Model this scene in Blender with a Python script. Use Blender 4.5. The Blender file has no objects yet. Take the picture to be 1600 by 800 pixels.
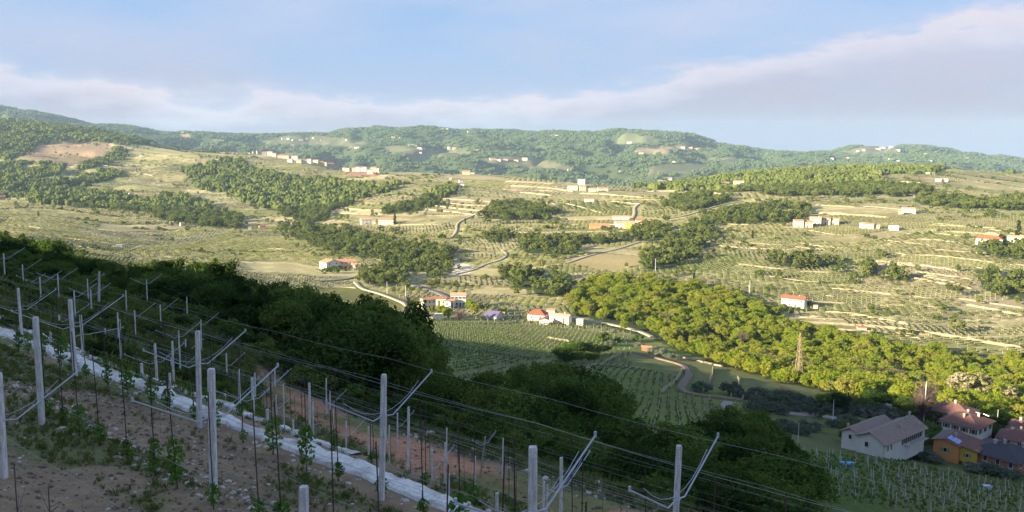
import bpy, bmesh, math, random
import numpy as np
from mathutils import Vector, Matrix, Quaternion

random.seed(7)
RNG = np.random.default_rng(11)
SC = bpy.context.scene
COL = SC.collection

# ------------------------------------------------------------------ camera, sky, sun, exposure
F = 1256.0 / 1600.0            # focal length in picture widths
PITCH = math.radians(7.5)
CP, SP = math.cos(PITCH), math.sin(PITCH)
cam_d = bpy.data.cameras.new('camera')
cam_d.sensor_width = 36.0
cam_d.lens = 36.0 * F
cam_d.clip_start = 0.2
cam_d.clip_end = 60000
cam = bpy.data.objects.new('camera', cam_d)
COL.objects.link(cam)
cam.location = (0, 0, 0)
cam.rotation_euler = (math.radians(90) - PITCH, 0, 0)
SC.camera = cam
SC.view_settings.view_transform = 'Standard'
SC.view_settings.look = 'None'
SC.view_settings.gamma = 1.0
SC.view_settings.exposure = 2.08
SC.cycles.max_bounces = 5
SC.cycles.diffuse_bounces = 3
SC.cycles.transmission_bounces = 2
SC.cycles.transparent_max_bounces = 6
SC.cycles.volume_bounces = 1
SC.cycles.use_denoising = True

LX, LY = 0.9, 0.436
_n = math.hypot(LX, LY); LX /= _n; LY /= _n
SUN_EL = math.radians(15.0)
TE = math.tan(SUN_EL)
sun_d = bpy.data.lights.new('sun', 'SUN')
sun_d.energy = 5.0
sun_d.angle = math.radians(0.55)
sun_d.color = (1.0, 0.84, 0.58)
sun = bpy.data.objects.new('sun', sun_d)
COL.objects.link(sun)
sun.rotation_euler = Vector((LX * math.cos(SUN_EL), LY * math.cos(SUN_EL), -math.sin(SUN_EL))).to_track_quat('-Z', 'Y').to_euler()

world = bpy.data.worlds.new('World')
SC.world = world
world.use_nodes = True
nt = world.node_tree
for n in list(nt.nodes): nt.nodes.remove(n)
N = lambda t, **k: nt.nodes.new(t)
def wmath(op, a, b=None, c=None, clamp=False):
    n = nt.nodes.new('ShaderNodeMath'); n.operation = op; n.use_clamp = clamp
    for i, v in enumerate((a, b, c)):
        if v is None: continue
        if isinstance(v, (int, float)): n.inputs[i].default_value = v
        else: nt.links.new(v, n.inputs[i])
    return n.outputs[0]
def wnoise(vec, scale, detail=5, rough=0.55):
    n = nt.nodes.new('ShaderNodeTexNoise'); n.inputs['Scale'].default_value = scale
    n.inputs['Detail'].default_value = detail; n.inputs['Roughness'].default_value = rough
    nt.links.new(vec, n.inputs['Vector']); return n.outputs['Fac']
sky = nt.nodes.new('ShaderNodeTexSky'); sky.sky_type = 'NISHITA'; sky.sun_disc = False
sky.sun_elevation = SUN_EL; sky.sun_rotation = math.atan2(-LX, -LY)
sky.altitude = 400; sky.air_density = 1.0; sky.dust_density = 0.6; sky.ozone_density = 1.4
bg1 = nt.nodes.new('ShaderNodeBackground'); 
stint = nt.nodes.new('ShaderNodeMix'); stint.data_type = 'RGBA'; stint.blend_type = 'MULTIPLY'; stint.inputs[0].default_value = 1.0
nt.links.new(sky.outputs[0], stint.inputs[6]); stint.inputs[7].default_value = (.88, .88, .93, 1)
nt.links.new(stint.outputs[2], bg1.inputs[0]); bg1.inputs[1].default_value = 0.088
tc = nt.nodes.new('ShaderNodeTexCoord')
sep = nt.nodes.new('ShaderNodeSeparateXYZ'); nt.links.new(tc.outputs['Generated'], sep.inputs[0])
dx, dy, dz = sep.outputs
az = wmath('ARCTAN2', dx, dy)                       # 0 = ahead, + = right
cm = nt.nodes.new('ShaderNodeCombineXYZ')
nt.links.new(wmath('MULTIPLY', az, 1.0), cm.inputs[0]); nt.links.new(wmath('MULTIPLY', dz, 3.2), cm.inputs[1])
cvec = cm.outputs[0]
n1 = wnoise(cvec, 7.0, 7, 0.6); n2 = wnoise(cvec, 2.2, 4, 0.5); n3 = wnoise(cvec, 24.0, 4, 0.6)
azn = wmath('MULTIPLY_ADD', az, 1.0 / 1.4, 0.5, clamp=True)
ramp = nt.nodes.new('ShaderNodeValToRGB'); nt.links.new(azn, ramp.inputs[0])
PT = [(-100, .115), (90, .098), (350, .070), (430, .082), (700, .078), (860, .078), (1030, .104), (1150, .120), (1300, .140), (1450, .150), (1650, .160)]
er = ramp.color_ramp
stops = [((math.atan((px - 800) / 1256.0)) / 1.4 + .5, v) for px, v in PT]
er.elements[0].position = stops[0][0]; er.elements[0].color = (stops[0][1],) * 3 + (1,)
er.elements[1].position = stops[-1][0]; er.elements[1].color = (stops[-1][1],) * 3 + (1,)
for p, v in stops[1:-1]:
    e = er.elements.new(p); e.color = (v, v, v, 1)
top = wmath('ADD', ramp.outputs[0], wmath('MULTIPLY', wmath('SUBTRACT', n1, 0.5), 0.075))
top = wmath('ADD', top, wmath('MULTIPLY', wmath('SUBTRACT', n3, 0.5), 0.030))
bank = wmath('MULTIPLY', wmath('SUBTRACT', top, dz), 45.0, clamp=True)
# the bank thins out again in its lower half on the right and left
thin = wmath('MULTIPLY', wmath('SUBTRACT', wmath('ADD', dz, wmath('MULTIPLY', n2, 0.10)), 0.035), 18.0, clamp=True)
thin = wmath('MULTIPLY_ADD', thin, 0.5, 0.5)
wisp = wmath('MULTIPLY', wmath('SUBTRACT', n2, 0.38), 3.6, clamp=True)
wisp = wmath('MULTIPLY', wisp, 0.80)
small = wmath('MULTIPLY', wmath('SUBTRACT', n3, 0.56), 6.0, clamp=True)
mask = wmath('MAXIMUM', wmath('MULTIPLY', bank, wmath('MULTIPLY', thin, 0.98)), wisp, clamp=True)
mask = wmath('MULTIPLY', mask, wmath('MULTIPLY_ADD', n1, 0.7, 0.55, clamp=True), clamp=True)
veil = wmath('MULTIPLY', wmath('SUBTRACT', 0.21, dz), 6.0, clamp=True)
mask = wmath('MAXIMUM', mask, wmath('MULTIPLY', wmath('MULTIPLY', veil, veil), 0.62))
fade_up = wmath('SUBTRACT', 1.0, wmath('MULTIPLY', wmath('SUBTRACT', dz, 0.45), 2.0, clamp=True))
mask = wmath('MULTIPLY', mask, wmath('MULTIPLY_ADD', fade_up, 0.6, 0.4))
mix_c = nt.nodes.new('ShaderNodeMix'); mix_c.data_type = 'RGBA'
edge = wmath('MULTIPLY', wmath('MULTIPLY', wmath('SUBTRACT', 1.0, wmath('MULTIPLY', wmath('ABSOLUTE', wmath('SUBTRACT', wmath('SUBTRACT', top, dz), 0.02)), 32.0, clamp=True)), bank), 0.9)
puff = wmath('MULTIPLY', wmath('SUBTRACT', 1.0, wmath('MULTIPLY', wmath('ABSOLUTE', wmath('SUBTRACT', az, wmath('MULTIPLY_ADD', dz, 3.0, -0.375))), 13.0), clamp=True), wmath('SUBTRACT', 1.0, wmath('MULTIPLY', wmath('ABSOLUTE', wmath('SUBTRACT', dz, 0.058)), 65.0), clamp=True))
puff = wmath('MULTIPLY', puff, wmath('MULTIPLY', wmath('SUBTRACT', n3, 0.40), 7.0, clamp=True))
edge = wmath('MAXIMUM', edge, puff, clamp=True)
mask = wmath('MAXIMUM', mask, puff, clamp=True)
nt.links.new(edge, mix_c.inputs[0])
lowc = nt.nodes.new('ShaderNodeMix'); lowc.data_type = 'RGBA'; nt.links.new(wmath('MULTIPLY', wmath('SUBTRACT', dz, 0.03), 8.0, clamp=True), lowc.inputs[0])
lowc.inputs[6].default_value = (0.094, 0.086, 0.112, 1); lowc.inputs[7].default_value = (0.158, 0.160, 0.200, 1); nt.links.new(lowc.outputs[2], mix_c.inputs[6])
mix_c.inputs[7].default_value = (0.192, 0.175, 0.192, 1)
bg2 = nt.nodes.new('ShaderNodeBackground'); nt.links.new(mix_c.outputs[2], bg2.inputs[0]); bg2.inputs[1].default_value = 1.0
# high thin haze: the whole lower sky, all the way round, is milky blue
bgh = nt.nodes.new('ShaderNodeBackground'); bgh.inputs[0].default_value = (.070, .114, .188, 1); bgh.inputs[1].default_value = 1.0
mh = nt.nodes.new('ShaderNodeMixShader'); nt.links.new(wmath('MULTIPLY', wmath('MULTIPLY', wmath('SUBTRACT', 0.55, dz), 3.4, clamp=True), 0.95), mh.inputs[0])
nt.links.new(bg1.outputs[0], mh.inputs[1]); nt.links.new(bgh.outputs[0], mh.inputs[2])
mx = nt.nodes.new('ShaderNodeMixShader'); nt.links.new(mask, mx.inputs[0])
nt.links.new(mh.outputs[0], mx.inputs[1]); nt.links.new(bg2.outputs[0], mx.inputs[2])
wo = nt.nodes.new('ShaderNodeOutputWorld'); nt.links.new(mx.outputs[0], wo.inputs[0])

# ------------------------------------------------------------------ helpers
def tag(o, label=None, cat=None, group=None, kind=None):
    if label: o['label'] = label
    if cat: o['category'] = cat
    if group: o['group'] = group
    if kind: o['kind'] = kind
    return o
def empty(name, loc=(0, 0, 0), rz=0.0, label=None, cat=None, group=None):
    o = bpy.data.objects.new(name, None); COL.objects.link(o)
    o.location = loc; o.rotation_euler = (0, 0, rz); o.empty_display_size = 0.3
    return tag(o, label, cat, group)
class MB:
    """collects faces, then links them as one mesh object"""
    def __init__(s): s.v = []; s.f = []; s.m = []
    def add(s, vs, fs, mi=0):
        b = len(s.v); s.v.extend([tuple(v) for v in vs]); s.f.extend([tuple(b + i for i in f) for f in fs]); s.m.extend([mi] * len(fs))
    def box(s, c, d, rz=0.0, mi=0, taper=1.0, rx=0.0):
        x, y, z = d[0] / 2, d[1] / 2, d[2] / 2
        vs = []
        R = Matrix.Rotation(rz, 3, 'Z') @ Matrix.Rotation(rx, 3, 'X')
        for k, t in ((-1, 1.0), (1, taper)):
            for i, j in ((-1, -1), (1, -1), (1, 1), (-1, 1)):
                vs.append(Vector(c) + R @ Vector((i * x * t, j * y * t, k * z)))
        s.add(vs, [(0, 3, 2, 1), (4, 5, 6, 7), (0, 1, 5, 4), (1, 2, 6, 5), (2, 3, 7, 6), (3, 0, 4, 7)], mi)
    def tube(s, pts, r, n=6, mi=0, r2=None, cap=True):
        pts = [Vector(p) for p in pts]; rings = []
        for i, p in enumerate(pts):
            d = (pts[min(i + 1, len(pts) - 1)] - pts[max(i - 1, 0)])
            if d.length < 1e-9: d = Vector((0, 0, 1))
            q = d.to_track_quat('Z', 'Y')
            rr = r if r2 is None else r + (r2 - r) * i / max(1, len(pts) - 1)
            rings.append([p + q @ Vector((math.cos(2 * math.pi * k / n) * rr, math.sin(2 * math.pi * k / n) * rr, 0)) for k in range(n)])
        vs = [v for r_ in rings for v in r_]; fs = []
        for i in range(len(pts) - 1):
            for k in range(n):
                a = i * n + k; b = i * n + (k + 1) % n
                fs.append((a, b, b + n, a + n))
        if cap:
            fs.append(tuple(range(n - 1, -1, -1))); fs.append(tuple((len(pts) - 1) * n + k for k in range(n)))
        s.add(vs, fs, mi)
    def mesh(s, name, mats, smooth=False):
        me = bpy.data.meshes.new(name); me.from_pydata(s.v, [], s.f)
        for m in (mats if isinstance(mats, (list, tuple)) else [mats]): me.materials.append(m)
        if any(s.m): me.polygons.foreach_set('material_index', s.m)
        if smooth: me.polygons.foreach_set('use_smooth', [True] * len(me.polygons))
        me.update(); return me
    def build(s, name, mats, parent=None, smooth=False):
        o = bpy.data.objects.new(name, s.mesh(name, mats, smooth)); COL.objects.link(o)
        if parent is not None: o.parent = parent
        return o
def np_mesh(name, V, Q, mats, smooth=False, midx=None, tri=False):
    """V (n,3), Q (m,4) or (m,3) arrays to a mesh"""
    me = bpy.data.meshes.new(name); k = Q.shape[1]
    me.vertices.add(len(V)); me.vertices.foreach_set('co', V.astype(np.float32).ravel())
    me.loops.add(Q.size); me.loops.foreach_set('vertex_index', Q.astype(np.int32).ravel())
    me.polygons.add(len(Q)); me.polygons.foreach_set('loop_start', np.arange(0, Q.size, k, dtype=np.int32))
    me.polygons.foreach_set('loop_total', np.full(len(Q), k, dtype=np.int32))
    for m in (mats if isinstance(mats, (list, tuple)) else [mats]): me.materials.append(m)
    if midx is not None: me.polygons.foreach_set('material_index', midx.astype(np.int32))
    if smooth: me.polygons.foreach_set('use_smooth', np.ones(len(Q), dtype=bool))
    me.update(calc_edges=True); return me
def obj_of(name, me, parent=None):
    o = bpy.data.objects.new(name, me); COL.objects.link(o)
    if parent is not None: o.parent = parent
    return o
def copy_tree(o, parent=None):
    c = o.copy(); COL.objects.link(c); c.parent = parent
    for ch in o.children: copy_tree(ch, c)
    return c

# ---- materials
def mat(name, rough=0.85, spec=0.3):
    m = bpy.data.materials.new(name); m.use_nodes = True
    b = m.node_tree.nodes['Principled BSDF']
    b.inputs['Roughness'].default_value = rough
    b.inputs['Specular IOR Level'].default_value = spec
    return m, m.node_tree, b
def tnoise(t, scale, detail=4, rough=0.6, coord='Object', vec=None):
    n = t.nodes.new('ShaderNodeTexNoise'); n.inputs['Scale'].default_value = scale
    n.inputs['Detail'].default_value = detail; n.inputs['Roughness'].default_value = rough
    if vec is None:
        c = t.nodes.new('ShaderNodeTexCoord'); vec = c.outputs[coord]
    t.links.new(vec, n.inputs['Vector']); return n.outputs['Fac']
def tramp(t, fac, cols):
    r = t.nodes.new('ShaderNodeValToRGB'); t.links.new(fac, r.inputs[0]); e = r.color_ramp.elements
    e[0].position, e[0].color = cols[0][0], tuple(cols[0][1]) + (1,)
    e[1].position, e[1].color = cols[-1][0], tuple(cols[-1][1]) + (1,)
    for p, c in cols[1:-1]:
        x = e.new(p); x.color = tuple(c) + (1,)
    return r.outputs[0]
def tmix(t, a, b, fac, mode='MIX'):
    n = t.nodes.new('ShaderNodeMix'); n.data_type = 'RGBA'; n.blend_type = mode
    for i, v in ((0, fac), (6, a), (7, b)):
        if isinstance(v, (int, float)): n.inputs[i].default_value = v
        elif isinstance(v, tuple): n.inputs[i].default_value = v + (1,) if len(v) == 3 else v
        else: t.links.new(v, n.inputs[i])
    return n.outputs[2]
def tbump(t, b, h, strength, dist=0.05):
    n = t.nodes.new('ShaderNodeBump'); n.inputs['Strength'].default_value = strength; n.inputs['Distance'].default_value = dist
    t.links.new(h, n.inputs['Height']); t.links.new(n.outputs[0], b.inputs['Normal'])
def simple(name, c1, c2=None, scale=8, rough=0.85, bump=0.0, spec=0.3, dist=0.02, detail=4, metal=0):
    m, t, b = mat(name, rough, spec)
    c2 = c2 or tuple(x * 0.75 for x in c1)
    f = tnoise(t, scale, detail)
    t.links.new(tramp(t, f, [(0.3, c2), (0.7, c1)]), b.inputs['Base Color'])
    if bump: tbump(t, b, f, bump, dist)
    b.inputs['Metallic'].default_value = metal
    return m
def leafmat(name, cols, transl=0.3, nscale=0.6, rand=0.6):
    """cols: list of colours from dark to light, chosen by object random and position noise"""
    m = bpy.data.materials.new(name); m.use_nodes = True; t = m.node_tree
    for n in list(t.nodes): t.nodes.remove(n)
    out = t.nodes.new('ShaderNodeOutputMaterial')
    oi = t.nodes.new('ShaderNodeObjectInfo')
    geo = t.nodes.new('ShaderNodeNewGeometry')
    f = tnoise(t, nscale, 3, 0.6, vec=geo.outputs['Position'])
    m1 = t.nodes.new('ShaderNodeMath'); m1.operation = 'MULTIPLY'; m1.inputs[1].default_value = rand
    t.links.new(oi.outputs['Random'], m1.inputs[0])
    m2 = t.nodes.new('ShaderNodeMath'); m2.operation = 'MULTIPLY_ADD'; m2.inputs[1].default_value = 1 - rand
    t.links.new(f, m2.inputs[0]); t.links.new(m1.outputs[0], m2.inputs[2])
    ri = t.nodes.new('ShaderNodeMath'); ri.operation = 'MULTIPLY_ADD'; ri.inputs[1].default_value = 0.3
    ri.inputs[2].default_value = -0.15
    t.links.new(geo.outputs['Random Per Island'], ri.inputs[0])
    m3 = t.nodes.new('ShaderNodeMath'); m3.operation = 'ADD'; m3.use_clamp = True
    t.links.new(m2.outputs[0], m3.inputs[0]); t.links.new(ri.outputs[0], m3.inputs[1])
    k = len(cols) - 1
    c = tramp(t, m3.outputs[0], [(0.12 + 0.76 * i / k, col) for i, col in enumerate(cols)])
    d = t.nodes.new('ShaderNodeBsdfDiffuse'); t.links.new(c, d.inputs[0])
    tr = t.nodes.new('ShaderNodeBsdfTranslucent'); t.links.new(c, tr.inputs[0])
    mxs = t.nodes.new('ShaderNodeMixShader'); mxs.inputs[0].default_value = transl
    t.links.new(d.outputs[0], mxs.inputs[1]); t.links.new(tr.outputs[0], mxs.inputs[2])
    t.links.new(mxs.outputs[0], out.inputs[0])
    return m

# ------------------------------------------------------------------ numpy noise
_T = RNG.random((256, 256))
def vnoise(x, y):
    x = np.asarray(x, float); y = np.asarray(y, float)
    xi = np.floor(x).astype(int); yi = np.floor(y).astype(int); fx = x - xi; fy = y - yi
    fx = fx * fx * (3 - 2 * fx); fy = fy * fy * (3 - 2 * fy)
    g = lambda a, b: _T[a & 255, b & 255]
    return (g(xi, yi) * (1 - fx) + g(xi + 1, yi) * fx) * (1 - fy) + (g(xi, yi + 1) * (1 - fx) + g(xi + 1, yi + 1) * fx) * fy
def fbm(x, y, o=4):
    a, t, s = 0.5, 0.0, 0.0
    for k in range(o):
        t = t + a * vnoise(x * 2 ** k + 17.3 * k, y * 2 ** k + 5.1 * k); s += a; a *= 0.5
    return t / s
def sstep(a, b, x):
    t = np.clip((np.asarray(x, float) - a) / (b - a), 0, 1); return t * t * (3 - 2 * t)

# ------------------------------------------------------------------ picture position <-> ground
def ray(px, py):
    a = (np.asarray(px, float) - 800) / 1256.0; b = (400 - np.asarray(py, float)) / 1256.0
    den = CP + b * SP
    return a / den, (-SP + b * CP) / den
def project(x, y, z):
    d = y * CP - z * SP; h = y * SP + z * CP
    return 800 + 1256.0 * x / d, 400 - 1256.0 * h / d

FS = [(-400, -60), (-60, -1.7), (-2, -1.7), (-1.2, -2.2), (0, -4.4), (3, -4.9), (4.5, -5.3), (6.5, -5.7), (9.3, -6.45), (10.6, -6.6), (11.2, -7.4), (13.2, -8.0), (14, -8.9), (15.4, -9.8),
      (18.6, -11.8), (21, -13.3), (24.3, -15.3), (26.6, -15.9), (30, -16.3), (33, -16.9), (38, -19.6), (45, -23.5), (60, -29), (90, -41), (150, -59), (215, -78), (300, -95), (400, -110), (900, -150)]
FSX = np.array([p[0] for p in FS], float); FSZ = np.array([p[1] for p in FS], float)
# shadow edge of the hill behind the camera: picture points and depth
CREST_Q, CREST_H = None, None
def near_h(x, y):
    s = 0.64 * x + 0.77 * y
    z = np.interp(s, FSX, FSZ)
    u = x / np.maximum(y, 1.0)
    lift = 3.5 * sstep(0.15, 0.5, -u) * sstep(32, 60, y) * (1 - sstep(110, 230, y))
    z = z + lift
    r_ = 0.77 * x - 0.64 * y
    z = z + (fbm(s * 0.9, r_ * 0.35, 3) - 0.5) * 0.35 * sstep(11.5, 14, s) + (fbm(x * 2.2, y * 2.2, 3) - 0.5) * 0.10
    return z
COLS = {
 0: [(350, 429), (450, 418), (600, 398), (700, 385), (850, 365), (1000, 345), (1250, 325), (1600, 300), (2000, 262), (2400, 228), (2900, 190), (3300, 180), (3600, 200), (4500, 200), (5500, 172), (6000, 168), (6800, 190), (9500, 230)],
 200: [(350, 468), (450, 447), (550, 428), (700, 405), (850, 385), (1000, 365), (1250, 335), (1600, 305), (2000, 270), (2400, 243), (2900, 212), (3300, 205), (3700, 225), (5000, 212), (6000, 197), (7000, 215), (9500, 240)],
 400: [(350, 500), (450, 475), (550, 452), (700, 425), (850, 400), (1000, 375), (1250, 345), (1600, 305), (2000, 266), (2300, 240), (2550, 236), (2800, 252), (3100, 268), (4000, 262), (5000, 232), (6000, 211), (7000, 240), (9500, 260)],
 500: [(350, 515), (450, 488), (550, 461), (700, 427), (850, 397), (1000, 372), (1250, 340), (1600, 305), (1950, 272), (2250, 254), (2450, 250), (2700, 272), (3500, 290), (4000, 262), (5000, 230), (6000, 207), (7000, 240), (9500, 260)],
 600: [(350, 529), (450, 500), (550, 470), (650, 440), (760, 412), (900, 380), (1100, 345), (1350, 312), (1700, 283), (2000, 266), (2300, 290), (3500, 300), (4000, 262), (5000, 228), (6000, 199), (7000, 240), (9500, 260)],
 800: [(350, 558), (430, 525), (500, 492), (600, 455), (720, 415), (850, 380), (1020, 345), (1300, 312), (1650, 283), (1950, 270), (2300, 295), (3500, 300), (4000, 262), (5000, 226), (6000, 201), (7000, 240), (9500, 260)],
 1000: [(350, 579), (430, 540), (500, 500), (600, 455), (720, 410), (850, 378), (1000, 345), (1250, 315), (1500, 298), (1700, 293), (2100, 310), (3500, 300), (4000, 262), (5000, 228), (6000, 203), (7000, 240), (9500, 260)],
 1200: [(350, 597), (430, 563), (500, 512), (600, 462), (720, 412), (830, 375), (960, 340), (1200, 308), (1500, 283), (1900, 263), (2300, 290), (3500, 290), (4200, 268), (5000, 252), (6000, 235), (7000, 260), (9500, 270)],
 1400: [(350, 615), (420, 583), (500, 520), (600, 468), (720, 410), (830, 372), (980, 335), (1200, 300), (1500, 278), (1900, 258), (2300, 285), (3500, 285), (4200, 268), (5000, 246), (6000, 225), (7000, 260), (9500, 270)],
 1600: [(350, 630), (420, 592), (500, 525), (600, 470), (700, 415), (800, 375), (950, 335), (1200, 305), (1500, 285), (1900, 270), (2300, 295), (3500, 290), (4200, 275), (5000, 262), (6000, 248), (7000, 270), (9500, 280)],
}
SKYL = [(-200, 150), (0, 167), (50, 174), (100, 184), (130, 191), (200, 197), (300, 207), (400, 211), (500, 208), (550, 197), (650, 197), (750, 199), (850, 204), (900, 203), (950, 201), (1030, 204), (1080, 207), (1130, 221),
        (1200, 234), (1250, 238), (1300, 237), (1330, 228), (1380, 229), (1400, 224), (1450, 228), (1500, 235), (1600, 248), (1800, 262)]
NU, NY = 780, 900
UMAX = 0.98
Y0, Y1 = 3.5, 9400.0
GU = np.linspace(-1.75, 1.75, 701); GL = np.linspace(math.log(60), math.log(9600), 500)
def build_grid():
    keys = sorted(COLS); W = []
    for k in keys:
        ys = np.log([p[0] for p in COLS[k]]); _, w = ray(k, np.array([p[1] for p in COLS[k]], float))
        W.append(np.interp(GL, ys, w))
    W = np.array(W)                                    # (cols, L)
    ucol = np.array([ray(k, 330)[0] for k in keys])
    G = np.empty((len(GU), len(GL)))
    for j in range(len(GL)): G[:, j] = np.interp(GU, ucol, W[:, j])
    ku = np.hanning(41); ku /= ku.sum(); kl = np.hanning(17); kl /= kl.sum()
    Gp = np.pad(G, ((20, 20), (0, 0)), 'edge'); G = np.apply_along_axis(lambda v: np.convolve(v, ku, 'valid'), 0, Gp)
    Gp = np.pad(G, ((0, 0), (8, 8)), 'edge'); G = np.apply_along_axis(lambda v: np.convolve(v, kl, 'valid'), 1, Gp)
    Y = np.exp(GL)
    # skyline of the far ridge
    j6 = np.argmin(abs(Y - 6000)); su, sw = ray([p[0] for p in SKYL], [p[1] for p in SKYL])
    want = np.interp(GU, su, sw); G += (want - G[:, j6])[:, None] * np.exp(-((GL - math.log(6000)) / 0.16) ** 2)[None, :]
    X = GU[:, None] * Y[None, :]; YY = np.broadcast_to(Y[None, :], X.shape)
    Z = G * Y[None, :]
    lm = sstep(420, 700, YY)
    Z = Z + (fbm(X / 140, YY / 140, 4) - 0.5) * 9.0 * lm * sstep(300, 600, YY) * (0.5 + 0.5 * sstep(900, 1800, YY))
    g = 1 - np.abs(2 * fbm(X / 520 + 3.3, YY / 520 + 8.2, 4) - 1)
    fm = sstep(3300, 4000, YY) * (1 - 0.75 * np.exp(-((GL - math.log(6000)) / 0.05) ** 2)[None, :])
    Z = Z - np.clip(g - 0.72, 0, 1) * 330 * fm
    g2 = 1 - np.abs(2 * fbm(X / 260 + 1.3, YY / 260 + 2.2, 3) - 1)
    Z = Z - np.clip(g2 - 0.75, 0, 1) * 70 * sstep(1200, 2000, YY) * (1 - sstep(3000, 3600, YY)) * sstep(250, -150, np.broadcast_to((800 + GU * 1256)[:, None], X.shape) - 200)
    return Z
GZ = build_grid()
def grid_h(x, y):
    y = np.maximum(y, 61); u = np.clip(x / y, -1.74, 1.74); l = np.clip(np.log(y), GL[0], GL[-1] - 1e-6)
    fu = (u - GU[0]) / (GU[1] - GU[0]); fl = (l - GL[0]) / (GL[1] - GL[0])
    iu = np.clip(fu.astype(int), 0, len(GU) - 2); il = np.clip(fl.astype(int), 0, len(GL) - 2); fu = fu - iu; fl = fl - il
    return (GZ[iu, il] * (1 - fu) + GZ[iu + 1, il] * fu) * (1 - fl) + (GZ[iu, il + 1] * (1 - fu) + GZ[iu + 1, il + 1] * fu) * fl
# hill crest behind and left of the camera: its height against q (distance across the sun's direction)
CRQ = [-2000, -60, 0, 100, 130, 160, 208, 260, 330, 411, 490, 560, 660, 2000]
CRH = [4, 4, 4.6, 4.6, 2, -1.8, -3.0, -3.5, -4.5, -5.5, -8, -20, -60, -200]
def H(x, y):
    x = np.asarray(x, float); y = np.asarray(y, float)
    s = 0.64 * x + 0.77 * y; q = -LY * x + LX * y
    a = near_h(x, y); b = grid_h(x, y); t = sstep(210, 350, y)
    z = a * (1 - t) + b * t
    hq = np.interp(q, CRQ, CRH)
    back = np.maximum(0, -s - 60) * 0.3
    crest = np.where(s < -12, hq - back, hq * 1.0 - 0.45 * np.maximum(0, s + 12) - 0.0)
    z = np.where((s < -12) & (q < 640), np.maximum(crest, np.where(y > 300, z, -999)), z)
    mid = (s >= -12) & (s < 0)
    k = sstep(3, 13, -s)
    z = np.where(mid & (y < 300), np.maximum(hq, -60) * k + z * (1 - k), z)
    z = np.where((q > 250) & (s >= 0) & (y > 40), np.maximum(z, crest), z)
    return z
def H1(x, y): return float(H(np.array([x]), np.array([y]))[0])
_RY = np.exp(np.linspace(math.log(5), math.log(9000), 2600))
def gp(px, py, ymin=0, ymax=1e9):
    """first point of the ground seen at picture position px, py"""
    u, w = ray(px, py); ys = _RY[(_RY >= ymin) & (_RY <= ymax)]
    d = H(u * ys, ys) - w * ys
    i = np.where(d > 0)[0]
    if len(i) == 0:
        y = ys[int(np.argmax(d / ys))]; return float(u * y), float(y), H1(u * y, y)
    i = i[0]
    if i == 0: y = ys[0]
    else:
        a, b = d[i - 1], d[i]; y = ys[i - 1] + (ys[i] - ys[i - 1]) * (-a / (b - a)) if b != a else ys[i]
    return float(u * y), float(y), H1(u * y, y)

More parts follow.
